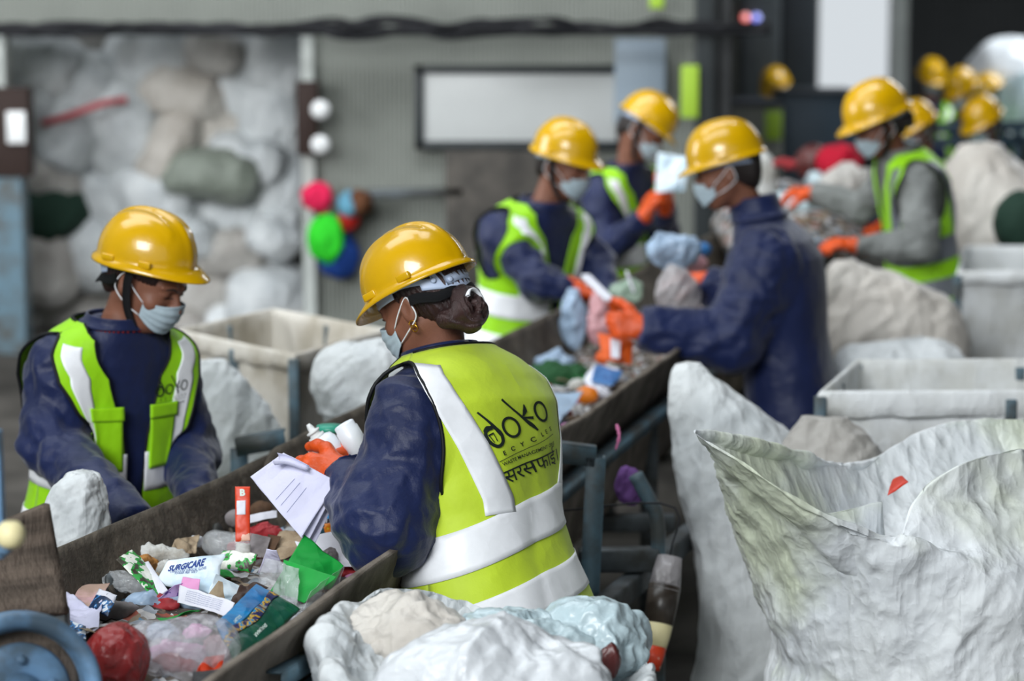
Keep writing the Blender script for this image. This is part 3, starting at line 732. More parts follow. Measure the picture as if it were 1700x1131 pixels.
# ------------------------------------------------------------------ shell of the hall
def slab(name, x0, x1, y0, y1, z0, z1, m):
    V, F = box(((x0+x1)/2, (y0+y1)/2, (z0+z1)/2), (x1-x0, y1-y0, z1-z0)); return struct(mk(name, V, F, m, flat=True))
slab('floor', -9, 8, -6, 32, -.1, 0, M['floor'])
slab('wall_left', -5.6, -5.4, -4, 14.2, 0, 6.6, M['panel'])
slab('wall_right', 6.4, 6.6, -4, 27, 0, 6.6, M['panel_dark'])
def multi(name, boxes, m):
    V, F = joinm([box(((a+b)/2, (c+d)/2, (e+f)/2), (b-a, d-c, f-e)) for a, b, c, d, e, f in boxes]); return struct(mk(name, V, F, m, flat=True))
zc = W(0, 56, 14)[2]
xl, xr = W(8, 0, 14)[0], W(500, 0, 14)[0]
multi('wall_back', [(-5.4, xl, 14, 14.12, 0, 6.6), (xl, xr, 14, 14.12, zc, 6.6), (xr, 1.15, 14, 14.12, 0, 6.6)], M['panel'])
slab('wall_partition', 1.15, 1.27, 14, 27, 0, 6.6, M['panel_dark'])
dx0, dx1 = W(1357, 60, 26)[0], W(1478, 60, 26)[0]; dz0 = W(1400, 172, 26)[2]
multi('wall_far', [(1.27, dx0, 26, 26.12, 0, 6.6), (dx0, dx1, 26, 26.12, 0, dz0), (dx0, dx1, 26, 26.12, 4.2, 6.6), (dx1, 6.4, 26, 26.12, 0, 6.6)], M['panel_dark'])
multi('ceiling', [(-5.6, 6.6, -4, 14.1, 6.6, 6.7), (1.15, 6.6, 14.1, 27, 6.6, 6.7)], M['roof'])
multi('trim_1', [(dx1, dx1+.16, 25.84, 26, 0, 4.3), (dx0-.05, dx0, 25.84, 26, 0, 4.3)], M['white_post'])
multi('trim_2', [(xr, xr+.07, 13.93, 14, 0, zc), (xl-.07, xl, 13.93, 14, 0, zc)], M['white_post'])
# ------------------------------------------------------------------ conveyor
def XR(Y): return -.458+.268*(Y-3.996)
def XL(Y): return .173+.2743*(Y-8.66)-(.06*np.clip(5.6-Y, 0, 1) if np.isscalar(Y) else .06*np.clip(5.6-Y, 0, 1))
cv = empty('sorting_conveyor', (0, 7, 0), 'long trough conveyor with dark rubber belt and side skirts running away from the camera', 'conveyor')
Ys = np.linspace(3.3, 12.5, 120)
c1 = np.linspace(0, 1, 14)[None, :]; YY = Ys[:, None]+0*c1
G = np.stack([(XL(YY)+.09)*(1-c1)+(XR(YY)-.08)*c1, YY, .735-.03*np.sin(c1*PI)+0*YY], -1); V, F = sheet(G, .02); mk('belt', V, F, M['rubber'], cv)
def skirt(nm, fx, y0, y1, ztop, zbot, inw, th, m, rag=0., curve=0):
    Y_ = np.linspace(y0, y1, 160)[:, None]; k = np.linspace(0, 1, 12)[None]; top = ztop+rag*noise(np.stack([Y_[:, 0]*0, Y_[:, 0], 0*Y_[:, 0]], -1), 3)[:, None]
    if curve: top = top-curve*(1-smooth(y0, y0+.25, Y_))
    G = np.stack([fx(Y_)+inw*k**1.2+.008*noise(np.stack([Y_+0*k, 0*Y_+k, 0*Y_+0*k], -1), 2.2), Y_+0*k, top*(1-k)+zbot*k], -1)
    V, F = sheet(G, th); return mk(nm, V, F, m, cv)
skirt('side_skirt', XR, 3.3, 12.5, .90, .70, -.085, .014, M['rubber_canvas'], .012)
skirt('side_skirt', XL, 3.9, 5.85, .90, .70, .09, .014, M['rubber'], .004)
skirt('side_skirt', lambda Y: XL(Y)+.012, 5.62, 12.5, .915, .70, .09, .014, M['rubber'], .004, .12)
# cleats pressed into the near skirt, and washers
V, F = joinm([bar((XL(y)+.062, y, .80), (XL(y)+.093, y-.012, .735), .010, .008) for y in np.arange(4.35, 5.6, .062)]); mk('skirt_cleats', V, F, M['rubber'], cv)['kind'] = 'stuff'
for px, py, Yq in ((310, 879, 5.42), (136, 968, 4.93)):
    y = Yq; c0 = A(XL(y)+.055, y, .80); ax = unit(A(.9, -.25, .35)); V, F = tube([c0-ax*.004, c0+ax*.004, c0+ax*.008], (.022, .022, .010), 16); mk('washer', V, F, M['steel'], cv)
V, F = angle_iron((XR(3.3)-.005, 3.3, .735), (XR(12.5)-.005, 12.5, .735), .035, .005); mk('side_rail', V, F, M['blue_steel'], cv)
V, F = angle_iron((XL(3.9)+.0, 3.9, .72), (XL(12.5)+.0, 12.5, .72), .035, .005); mk('side_rail', V, F, M['blue_steel'], cv)
Yk = np.linspace(3.3, 12.5, 60)[:, None]; k = np.linspace(0, 1, 5)[None]
G = np.stack([XR(Yk)-.012-.03*k, Yk+0*k, .735-.19*k-.012*np.sin(Yk*2.2)*k], -1); V, F = sheet(G, .01); mk('return_belt', V, F, M['rubber_canvas'], cv)
G = np.stack([XL(Yk)+.06+.06*k, Yk+0*k, .73-.16*k+0*Yk], -1); V, F = sheet(G, .01); mk('return_belt', V, F, M['rubber'], cv)
G = np.stack([(XL(Yk)+.12)*(1-k)+(XR(Yk)-.12)*k, Yk+0*k, .56+0*Yk+0*k], -1); V, F = sheet(G, .012); mk('return_belt', V, F, M['rubber'], cv)
# legs and braces of the frame
def iron(nm, p, q, w=.045, m='blue_steel'): V, F = angle_iron(p, q, w, .006); return mk(nm, V, F, M[m], cv)
fA, fB, fC = W(880, 745, 5.85), W(988, 758, 5.85), W(962, 912, 5.85)
iron('leg_frame', fA, fB); iron('leg_frame', fB, A(fC[0]+.0, fC[1], .0)); iron('leg_frame', W(905, 760, 5.9), A(W(895, 960, 5.9)[0], 5.9, 0), .035)
for y in (4.0, 7.4, 9.2, 11):
    for X_, nm in ((XR(y)-.03, 'leg'), (XL(y)+.05, 'leg')): iron(nm, (X_, y, .74), (X_, y, 0), .05, 'steel')
    iron('cross_beam', (XL(y)+.05, y, .50), (XR(y)-.03, y, .50), .05, 'steel')
b0, b1 = W(960, 930, 6.0), W(1095, 928, 6.0); V, F = bar(b0, b1, .05, .06); mk('cross_beam', V, F, M['steel'], cv)
V, F = bar(W(985, 1025, 5.7), W(1150, 885, 6.5), .05, .055); mk('brace', V, F, M['steel'], cv)
V, F = bar(W(950, 868, 6.9), W(1120, 868, 6.9), .04, .05); mk('cross_beam', V, F, M['steel'], cv)
P_ = spline([W(1055, 788, 6.0), W(1080, 835, 6.0), W(1090, 860, 6.0), W(1093, 940, 6.0), A(*W(1093, 940, 6.0)[:2], 0)], 24); V, F = tube(P_, .019, 12); mk('bent_pipe', V, F, M['blue_steel'], cv)
V, F = bar(W(975, 930, 6.0), A(*W(975, 930, 6.0)[:2], 0), .04, .04); mk('leg', V, F, M['steel'], cv)
iron('leg_frame', W(393, 742, 6.35), W(475, 728, 6.35)); iron('leg_frame', W(396, 742, 6.35), A(*W(400, 742, 6.35)[:2], 0), .04)
V, F = angle_iron(W(455, 1131, 4.15), W(545, 1075, 4.5), .03, .005); mk('side_rail', V, F, M['blue_steel'], cv)
# head end: weathered guard board, pulley and bearing
G = np.array([[W(-60, 885, 4.25), W(15, 862, 4.3), W(78, 836, 4.35)], [W(-60, 950, 4.25), W(10, 930, 4.3), W(95, 925, 4.35)], [W(-60, 1030, 4.2), W(20, 1020, 4.25), W(112, 1020, 4.3)]])
G = spline(np.swapaxes(spline(G, 14), 0, 1), 14); V, F = sheet(G, .02)
o = mk('guard_board', V, F, M['wood_grey'], empty('guard_frame', (W(20, 900, 4.3)[0], 4.3, 0), 'weathered grey guard board on posts at the near end of the belt', 'guard'))
gp = o.parent
for x in (-50, 95): q = W(x, 1010, 4.32); V, F = bar(q, A(q[0], q[1], 0), .04, .04); mk('post', V, F, M['steel'], gp)
pc = W(32, 1150, 3.95); pu = empty('drive_pulley', (pc[0], pc[1], 0), 'out of focus light blue pulley wheel in the bottom left corner', 'pulley')
ax = unit(A(.35, -1, .18)); t1 = unit(np.cross(ax, A(0, 0, 1))); t2 = np.cross(t1, ax); Mx = np.stack([t1, t2, ax])
V, F = lathe([(.100, -.03), (.128, -.035), (.136, -.03), (.138, -.0), (.136, .03), (.126, .036), (.112, .03), (.106, .012), (.100, -.01)], 48, Mx, pc); mk('rim', V, F, M['pulley_blue'], pu)
V, F = lathe([(.001, -.02), (.105, -.02), (.105, 0), (.06, .005), (.03, .006), (.001, .006)], 40, Mx, pc); mk('web', V, F, M['wood_grey'], pu)
V, F = lathe([(.001, .0), (.082, .0), (.085, .008), (.08, .016), (.05, .012), (.001, .012)], 40, Mx, pc); mk('disc', V, F, M['pulley_blue'], pu)
V, F = lathe([(.001, -.06), (.035, -.06), (.035, .03), (.02, .05), (.001, .05)], 24, Mx, pc); mk('hub', V, F, M['pulley_blue'], pu)
for i in range(5):
    a = i*2*PI/5+.4; d = t1*math.cos(a)+t2*math.sin(a); V, F = lathe([(.001, -.004), (.009, -.004), (.009, .006), (.001, .007)], 6, Mx, pc+d*.056+ax*.012); mk('bolt_head', V, F, M['pulley_blue'], pu)
V, F = tube([pc-ax*.0, pc-ax*.4], .015, 12); mk('axle', V, F, M['steel'], pu)
for s in (-.1,): q = pc-ax*.3; V, F = bar(q, A(q[0], q[1], 0), .05, .05); mk('stand', V, F, M['steel'], pu)
q = W(-10, 700, 3.7); bp = empty('switch_post', (q[0], q[1], 0), 'blurred light blue machine post with a cream knob at the left edge', 'machine')
V, F = bar(W(-75, 600, 3.75), A(*W(-75, 600, 3.75)[:2], 0), .05, .05); mk('post', V, F, M['pulley_blue'], bp)
V, F = bar(W(-8, 715, 3.7), W(0, 925, 3.7), .018, .03, up=(0, 1, 0)); mk('arm', V, F, M['pulley_blue'], bp)
V, F = bar(W(-75, 905, 3.73), W(2, 905, 3.70), .03, .03); mk('arm', V, F, M['pulley_blue'], bp)
V, F = box(W(4, 893, 3.68), (.03, .04, .05), bev=.008); mk('bracket', V, F, M['pulley_blue'], bp)
V, F = lathe([(.0005, -.02), (.012, -.02), (.02, -.012), (.023, 0), (.02, .012), (.012, .02), (.0005, .02)], 20, None, W(18, 888, 3.62)); mk('knob', V, F, M['cream_knob'], bp)
# ------------------------------------------------------------------ wheeled frame bins with cloth liners
def bin_(label, cs, h, depth=.6, lm='liner', rimh=.045, seed=0, group=None, post='blue_steel', nb=4):
    """cs: the four rim corners (x, y)"""
    cs = [np.array(c, float) for c in cs]; cen = sum(cs)/4
    root = empty('frame_bin', (cen[0], cen[1], 0), label, 'bin', group)
    def loop(inset, n=44):
        P = []
        cc = [c+(cen-c)*inset for c in cs]
        for i in range(4):
            a, b = cc[i], cc[(i+1) % 4]; P += [a+(b-a)*t for t in np.linspace(.012, .988, n)]
        return np.array(P)
    def ring(inset, z, amp=0., f=5):
        p = loop(inset); q = np.concatenate([p, np.full((len(p), 1), z)], 1)
        if amp:
            s = np.linspace(0, 4*PI*3, len(p)); w = noise(np.stack([p[:, 0], p[:, 1], 0*p[:, 0]+z*.6], -1), f, seed)*amp+noise(q, f*3, seed+2)*amp*.35
            d = p-cen; d /= np.linalg.norm(d, axis=1)[:, None]; q[:, :2] += d*w[:, None]
        return q
    rows = [ring(-.012, h-rimh, .006, 9), ring(-.028, h-rimh+.004, .006, 9), ring(-.030, h-rimh*.5, .004, 9), ring(-.026, h-.004, .003), ring(-.010, h+.006, .002), ring(.012, h, .002), ring(.02, h-.03, .006)]
    for k in range(1, 15): rows.append(ring(.025+.10*(k/14)**1.3, h-.03-(depth-.03)*k/14, .012+.022*k/14, 4))
    rows.append(ring(.5, h-depth-.02, .02)); rows.append(ring(.98, h-depth-.02))
    V = np.array(rows); nc = V.shape[1]; V[0, :, 2] += .012*noise(V[0], 14, seed)
    mk('liner', V.reshape(-1, 3), grid_faces(len(rows), nc, True), M[lm], root).modifiers.new('thickness', 'SOLIDIFY').thickness = .002
    for c in cs:
        p = c-(cen-c)*.012; V, F = bar(A(p[0], p[1], h-.01), A(p[0], p[1], .05), .032, .032, up=(0, 1, 0)); l = mk('leg', V, F, M[post], root)
        V, F = lathe([(.001, -.012), (.022, -.012), (.025, 0), (.022, .012), (.001, .012)], 16, np.array([[0, 0, 1.], [0, 1, 0], [1, 0, 0]]), (p[0], p[1], .026)); mk('caster', V, F, M['rubber'], l)
    for i in range(4):
        a, b = cs[i]-(cen-cs[i])*.012, cs[(i+1) % 4]-(cen-cs[(i+1) % 4])*.012
        V, F = bar(A(*a, .16), A(*b, .16), .025, .025); mk('frame_rail', V, F, M[post], root)
        m_ = (a+b)/2
        V, F = bar(A(*m_, h-.02), A(*m_, h-.11), .03, .025, up=(0, 1, 0)); mk('bracket', V, F, M[post], root)
    return root
def c2(px, py, z): return WZ(px, py, z)[:2]
hb = .93
bin_('large cloth-lined frame bin with white woven rim at the right edge', [c2(1366, 652, hb), c2(1366, 652, hb)+A(1.05, .03), c2(1425, 600, hb)+A(.98, .03), c2(1425, 600, hb)], hb, .55, 'liner', .07, 3)
k0, k1, k3 = c2(487, 590, .93), c2(640, 549, .93), c2(298, 550, .93)
bin_('beige cloth-lined frame bin standing corner-on behind the two front workers', [k0, k1, k1+k3-k0, k3], .93, .6, 'liner_warm', .055, 5)
bin_('small cloth-lined frame bin far right beside the grey-sweater worker', [c2(1592, 452, .95), c2(1592, 452, .95)+A(.7, .02), c2(1605, 410, .95)+A(.7, .02), c2(1605, 410, .95)], .95, .6, 'liner', .05, 7)
# ------------------------------------------------------------------ sacks
def crumple(P, f, seed):
    a = crease(P*A(1, 1, .5), f, seed, 1)*1.3-.45*crease((P+9)*A(.7, 1, .8), f*1.3, seed+3, 1)
    c, s_ = .8, .6; Q = np.stack([P[..., 0]*c-P[..., 2]*s_, P[..., 1], (P[..., 0]*s_+P[..., 2]*c)*.45], -1)
    b = crease(Q, f*2.6, seed+5, 2)-.45*crease(Q[..., ::-1]*A(.5, 1, 1), f*3.1, seed+6, 2)
    d = crease(P*A(1, 1, .6), f*6.5, seed+7, 2)
    return -a*.9-b*.5-d*.12
def loftsack(name, label, rows, m, cat='sack', amp=.012, f=6, seed=0, nr=90, nc=200, group=None, th=.0015, droop=.01, caps=True, pin=None, freq2=None):
    """rows: closed rings of k points each (world), bottom first"""
    G = spline(np.array(rows, float), nr); G = np.swapaxes(spline(np.swapaxes(G, 0, 1), nc, True), 0, 1)
    du = np.roll(G, -1, 1)-np.roll(G, 1, 1); dv = np.gradient(G, axis=0); N = np.cross(du, dv); N /= np.linalg.norm(N, axis=-1)[..., None]+1e-9
    P = G+np.array([seed*3.1, 0, 0]); w = crumple(P, f, seed)*amp+droop*noise(P*A(1, 1, .35), f*.45, seed+8)*2
    if pin is not None: w = w*pin(np.linspace(0, 1, nr))[:, None]
    G = G+N*w[..., None]
    F = [tuple(q) for q in grid_faces(nr, nc, True)]
    V = G.reshape(-1, 3)
    if caps: F += [tuple(range(nc))[::-1], tuple(range((nr-1)*nc, nr*nc))]
    V = V.copy(); V[:, 2] = np.maximum(V[:, 2], .004)
    o = mk(name, V, F, M[m], org=(V[:, 0].mean(), V[:, 1].mean(), 0)); tag(o, label, cat, group)
    return o
def ring12(lx, rx, py, Y, ry, k=12, wob=0., seed=0, z=None):
    l, r = W(lx, py, Y), W(rx, py, Y); c = (l+r)/2; a = np.arange(k)*2*PI/k; h = (r[0]-l[0])/2
    w = 1+wob*np.sin(a*3+seed)
    return np.stack([c[0]-h*np.cos(a)*w, c[1]-ry*np.sin(a)*w, np.full(k, l[2] if z is None else z)], -1)
def flo(r, z=.01, s=1.0): q = r.copy(); c = q.mean(0); q = c+(q-c)*s; q[:, 2] = z; return q
# the big sack at the right, mouth open towards the belt
rim = np.array([W(1157, 716, 5.0), W(1232, 766, 4.96), W(1325, 828, 4.95), W(1425, 876, 4.98), W(1498, 893, 5.03), W(1535, 822, 5.10), W(1640, 758, 5.15), W(1800, 742, 5.4), W(1790, 700, 5.85), W(1570, 704, 5.72), W(1425, 768, 5.52), W(1285, 742, 5.2)])
r1 = ring12(1212, 1905, 862, 5.38, .36); r1 = r1*.55+rim*.45; r1[:, 2] = np.minimum(r1[:, 2], rim[:, 2]-.05)
r2 = ring12(1222, 1925, 925, 5.40, .40); r3 = ring12(1250, 1930, 1000, 5.42, .42, wob=.02); r4 = ring12(1283, 1925, 1075, 5.42, .41); r5 = ring12(1270, 1920, 1150, 5.42, .42, wob=.03); r6 = ring12(1285, 1900, 1300, 5.42, .42)
ci = rim.mean(0)
def inn(s, dz): q = ci+(rim-ci)*s; q[:, 2] = np.minimum(rim[:, 2]-dz, q[:, 2]-dz*.4); return q
loftsack('woven_sack', 'huge crumpled white woven sack with faint green stain, open at the top, bottom right', [flo(r6, .01, .85), flo(r6, .06), r6, r5, r4, r3, r2, r1, rim+A(0, 0, -.012), rim, inn(.97, .012), inn(.88, .06), inn(.70, .14), inn(.45, .2), inn(.05, .2)], 'sack_green', amp=.026, f=5.0, seed=2, nr=300, nc=520, droop=.016, pin=lambda t: .35+.65*smooth(.64, .50, t))
# sack hung on the conveyor side, behind it
loftsack('woven_sack', 'tall grey-white sack hanging between the navy-jacket worker and the conveyor frame', [flo(ring12(1120, 1420, 1180, 6.4, .22), .01, .9), flo(ring12(1120, 1420, 1180, 6.4, .22), .1), ring12(1130, 1430, 1131, 6.4, .20), ring12(1150, 1430, 1000, 6.4, .19, wob=.05), ring12(1142, 1425, 900, 6.4, .17), ring12(1126, 1400, 800, 6.4, .14, wob=.04), ring12(1116, 1330, 720, 6.4, .11), ring12(1110, 1225, 655, 6.4, .07), ring12(1112, 1180, 622, 6.4, .04), ring12(1122, 1160, 606, 6.4, .015)], 'sack_dirty' if 0 else 'sack', amp=.018, f=5, seed=4, nr=150, nc=200, droop=.03)
# open sack in the foreground
rm = np.array([W(537, 1058, 4.28), W(575, 1170, 4.02), W(700, 1230, 3.90), W(850, 1250, 3.88), W(990, 1215, 3.95), W(1070, 1150, 4.15), W(1082, 1105, 4.38), W(1010, 1056, 4.55), W(900, 1034, 4.62), W(790, 998, 4.66), W(690, 972, 4.64), W(600, 985, 4.5)])
cm = rm.mean(0)
def sc_(r, s, z): q = cm+(r-cm)*s; q[:, 2] = z; return q
def in2(s, dz): q = cm+(rm-cm)*s; q[:, 2] = rm[:, 2]-dz; return q
loftsack('woven_sack', 'open white sack stuffed with thin plastic in the foreground below the lime vest', [sc_(rm, .8, .01), sc_(rm, .95, .05), sc_(rm, 1.02, .3), sc_(rm, 1.0, .55), sc_(rm, .97, .72), in2(.98, .06), rm, in2(.95, .0), in2(.86, .03), in2(.72, .045), in2(.4, .06), in2(.05, .06)], 'sack', amp=.030, f=7, seed=6, nr=200, nc=360, droop=.022)
def blob(name, label, c, r, m, seed=0, amp=.02, f=8, res=(60, 90), cat='plastic bag', group=None, e=1.0, M3=None, tie=0., lay=.4):
    """crumpled filled bag"""
    u = np.linspace(-PI/2, PI/2, res[0])[:, None]; v = np.linspace(0, 2*PI, res[1], endpoint=False)[None]
    pw = lambda x: np.sign(x)*np.abs(x)**e
    D = np.stack([pw(np.cos(u))*pw(np.cos(v)), pw(np.cos(u))*pw(np.sin(v)), pw(np.sin(u))+0*v], -1)
    r = np.array(r, float); P = D*r
    if tie: k = smooth(.55, 1.0, D[..., 2]); P[..., :2] *= (1-.75*k*tie)[..., None]; P[..., 2] += k*tie*r[2]*.25
    Q = P+np.array([seed*2.3, seed*.7, 0]); w = crumple(Q*A(1, 1, 1-lay*.6), f*.8, seed)*amp*1.1+noise(Q, f*.35, seed+3)*amp*1.3
    P = P+D/np.linalg.norm(D, axis=-1)[..., None]*w[..., None]
    if M3 is not None: P = P@np.asarray(M3)
    V = P.reshape(-1, 3)+np.array(c, float)
    V[:, 2] = np.maximum(V[:, 2], .003)
    o = mk(name, V, grid_faces(res[0], res[1], True), M[m] if isinstance(m, str) else m, org=c); tag(o, label, cat, group); return o
blob('plastic_bag', 'translucent pale blue bag bulging from the foreground sack', W(860, 1078, 4.40), (.16, .10, .078), 'thin_blue', 3, .034, 8, (100, 150))
blob('plastic_bag', 'glossy pale green-blue bag at the right rim of the foreground sack', W(985, 1085, 4.42), (.110, .10, .080), 'thin_blue', 8, .034, 8, (90, 130))
blob('plastic_bag', 'bright white crumpled bag lowest in the foreground sack', W(845, 1150, 4.12), (.21, .12, .10), 'thin_white', 5, .034, 7, (100, 160))
blob('plastic_bag', 'creamy see-through wrapper draped over the left rim of the foreground sack', W(665, 1062, 4.36), (.13, .10, .07), 'sack_warm', 9, .036, 7, (80, 110))
# small bag by the left worker's hand, sack behind the front worker, sheet hung on the beige bin
loftsack('plastic_bag', 'small white bag with vertical folds between the left worker and the belt edge', [flo(ring12(86, 172, 990, 5.24, .05), .01, .9), ring12(84, 174, 960, 5.24, .055), ring12(78, 178, 900, 5.24, .06), ring12(72, 178, 850, 5.24, .06, wob=.06), ring12(88, 172, 815, 5.24, .05), ring12(112, 163, 793, 5.24, .03), ring12(128, 150, 786, 5.24, .01)], 'sack', cat='plastic bag', amp=.012, f=14, seed=12, nr=90, nc=120, droop=.012)
loftsack('filled_sack', 'plump white sack behind the elbow of the front worker, beside the beige bin', [flo(ring12(545, 690, 800, 6.75, .12), .01, .9), ring12(540, 695, 740, 6.75, .12), ring12(528, 700, 680, 6.75, .13), ring12(520, 694, 630, 6.75, .12, wob=.04), ring12(535, 675, 592, 6.75, .10), ring12(566, 645, 570, 6.75, .06), ring12(588, 625, 564, 6.75, .02)], 'sack', amp=.020, f=8, seed=14, nr=100, nc=130, droop=.02)
loftsack('woven_sack', 'white sheet-like sack hanging down the front of the beige bin', [flo(ring12(322, 470, 900, 6.9, .10), .01, .9), ring12(322, 480, 860, 6.9, .10), ring12(326, 490, 780, 6.9, .09, wob=.05), ring12(324, 478, 720, 6.9, .07), ring12(322, 440, 660, 6.9, .05), ring12(328, 400, 620, 6.9, .03), ring12(336, 372, 600, 6.9, .012)], 'sack', amp=.02, f=6, seed=15, nr=90, nc=120, droop=.02)
loftsack('woven_sack', 'beige draped sack in folds at the waist of the grey-sweater worker', [flo(ring12(1370, 1590, 900, 8.9, .2), .01), ring12(1366, 1592, 640, 8.9, .20), ring12(1362, 1588, 560, 8.9, .18, wob=.06), ring12(1362, 1560, 500, 8.9, .14), ring12(1365, 1490, 462, 8.9, .09), ring12(1372, 1440, 440, 8.9, .05), ring12(1385, 1420, 430, 8.9, .015)], 'sack_warm', amp=.03, f=3.5, seed=16, nr=90, nc=120, droop=.04)
loftsack('woven_sack', 'low white sack lying behind the large bin', [flo(ring12(1372, 1600, 900, 8.2, .2), .01), ring12(1368, 1605, 680, 8.2, .2), ring12(1372, 1600, 620, 8.2, .17), ring12(1390, 1580, 590, 8.2, .10), ring12(1420, 1560, 575, 8.2, .02)], 'sack', amp=.025, f=4, seed=17, nr=70, nc=110, droop=.03)
loftsack('woven_sack', 'white sack slumped behind the grey-sweater worker at the right edge', [flo(ring12(1570, 1790, 600, 11, .3), .01), ring12(1565, 1790, 430, 11, .3), ring12(1560, 1780, 350, 11, .25), ring12(1568, 1720, 290, 11, .16), ring12(1590, 1660, 250, 11, .06), ring12(1600, 1640, 242, 11, .02)], 'sack_warm', amp=.03, f=3, seed=18, nr=70, nc=110, droop=.04)
blob('dark_bag', 'dark green bag standing above the far right bin', W(1700, 368, 10.6), (.13, .12, .14), 'green_dark', 3, .02, 5, (40, 60))
# cloths seen between the big sack and the bin
loftsack('woven_sack', 'pale cloth bunched under the left corner of the large bin', [flo(ring12(1300, 1470, 1000, 6.2, .12), .01), ring12(1300, 1480, 850, 6.2, .12), ring12(1296, 1470, 780, 6.2, .10), ring12(1310, 1440, 730, 6.2, .06), ring12(1340, 1400, 700, 6.2, .015)], 'sack_dirty', amp=.02, f=6, seed=19, nr=60, nc=90, droop=.02)
# ------------------------------------------------------------------ pile of filled sacks beyond the wall opening
pile = [  # px, py, half width, half height, tilt, material, tie, label
 (65, 110, 58, 42, .3, 'sack', 0, 'white sack in the top left corner of the pile, catching the light'),
 (130, 165, 62, 62, .2, 'sack', .3, 'white sack with a red band across it, upper left of the pile'),
 (262, 100, 72, 44, -.05, 'sack', 0, 'large smooth white sack at the top of the pile, left of centre'),
 (365, 90, 50, 30, .2, 'sack_dirty', 0, 'dusty grey sack at the top of the pile, right of the smooth one'),
 (455, 105, 52, 52, .5, 'sack', .3, 'white sack at the top right of the pile against the jamb'),
 (120, 235, 38, 48, .6, 'sack', .3, 'small tilted white sack with pinkish tie at the left of the pile'),
 (205, 215, 55, 68, -.15, 'sack', .2, 'tall white sack in the middle left of the pile'),
 (345, 195, 62, 62, .35, 'sack_warm', .5, 'white sack with gathered neck in the middle of the pile'),
 (285, 235, 34, 62, .55, 'sack_warm', .2, 'narrow leaning white sack left of the gathered one'),
 (455, 185, 50, 62, -.1, 'sack', 0, 'white sack with blue print, right side of the pile below the top'),
 (350, 285, 66, 38, .0, 'green_grey', 0, 'grey-green sack lying flat in the middle of the pile'),
 (412, 262, 50, 28, .15, 'sack', 0, 'white sack lying on the grey-green one'),
 (465, 300, 44, 60, .05, 'sack', .2, 'upright white sack at the right edge of the pile'),
 (80, 300, 42, 40, -.3, 'sack_dirty', 0, 'grubby sack low at the left edge of the pile'),
 (165, 320, 55, 45, .1, 'sack', 0, 'white sack just above the left worker\'s hard hat'),
 (85, 355, 55, 40, -.5, 'green_dark', 0, 'dark green sack at the left edge of the pile'),
 (262, 325, 60, 45, -.1, 'sack', 0, 'white sack directly behind the left hard hat'),
 (372, 355, 62, 34, .05, 'sack', 0, 'long white sack below the grey-green one'),
 (455, 390, 44, 36, .5, 'sack', .6, 'tied white sack with knotted neck near the jamb'),
 (380, 420, 66, 38, -.1, 'sack_dirty', 0, 'greyish sack below the long white one'),
 (70, 440, 60, 60, .2, 'sack_dirty', 0, 'shaded sack behind the left worker\'s shoulder'),
 (150, 420, 45, 50, 0, 'sack', 0, 'white sack beside the left worker\'s ear'),
 (340, 480, 60, 44, .1, 'sack_dirty', 0, 'dim sack low in the pile behind the beige bin'),
 (440, 490, 62, 46, -.1, 'sack', 0, 'rounded white sack at the bottom right of the pile'),
 (250, 440, 60, 60, 0, 'sack', 0, 'white sack hidden partly by the left worker\'s face mask'),
 (60, 200, 40, 50, 0, 'sack', 0, 'white sack right of the brown box at the left edge'),
 (300, 150, 60, 36, .1, 'sack_warm', 0, 'creamy sack tucked under the smooth top sack'),
 (400, 145, 46, 40, -.2, 'sack', 0, 'white sack between the gathered one and the top right one'),
 (310, 390, 46, 40, .1, 'sack', 0, 'small white sack right of the left hard hat'),
 (390, 550, 60, 40, 0, 'sack', 0, 'sack at the foot of the pile above the beige bin rim'),
 (480, 560, 50, 50, .2, 'sack_dirty', 0, 'sack at the foot of the pile next to the jamb'),
 (280, 550, 60, 50, .1, 'sack_dirty', 0, 'sack at the foot of the pile behind the left worker'),
 (120, 540, 80, 50, 0, 'sack_dirty', 0, 'sack at the foot of the pile, hidden mostly by the left worker')]
M['green_grey'] = sackmat('woven_sack_grey_green', '8b9388', '6b7268')
s15 = FPX/15.2
for i, (px, py, hw_, hh, tl, m, tie, lab) in enumerate(pile):
    Yp = 14.95+.35*((i*7) % 5)/5; c, s_ = math.cos(-tl), math.sin(-tl)
    blob('filled_sack', lab, W(px, py, Yp), (hw_/s15*1.22, .30, hh/s15*1.25), m, 20+i, .055, 3.4, (46, 70), cat='sack', group='filled sacks piled beyond the wall opening', e=.72, M3=[[c, 0, s_], [0, 1, 0], [-s_, 0, c]], tie=tie)
M['red_tape'] = mat('red_tape', 'c2575c', .6, .3)
P_ = np.array([W(70, 205, 14.62), W(120, 190, 14.60), W(170, 172, 14.60), W(210, 165, 14.7)]); V, F = ribbon(spline(P_, 12), A(0, 0, 1), .04, .004); tag(mk('tape', V, F, M['red_tape']), 'faded red band across a white sack in the pile', 'tape')
# rear backing of the pile so that it stands as a heap
blob('heap', None, A(-2.2, 16.3, .9), (1.9, .9, 1.3), 'sack_dirty', 77, .1, 2, (40, 60), cat=None)['kind'] = 'stuff'
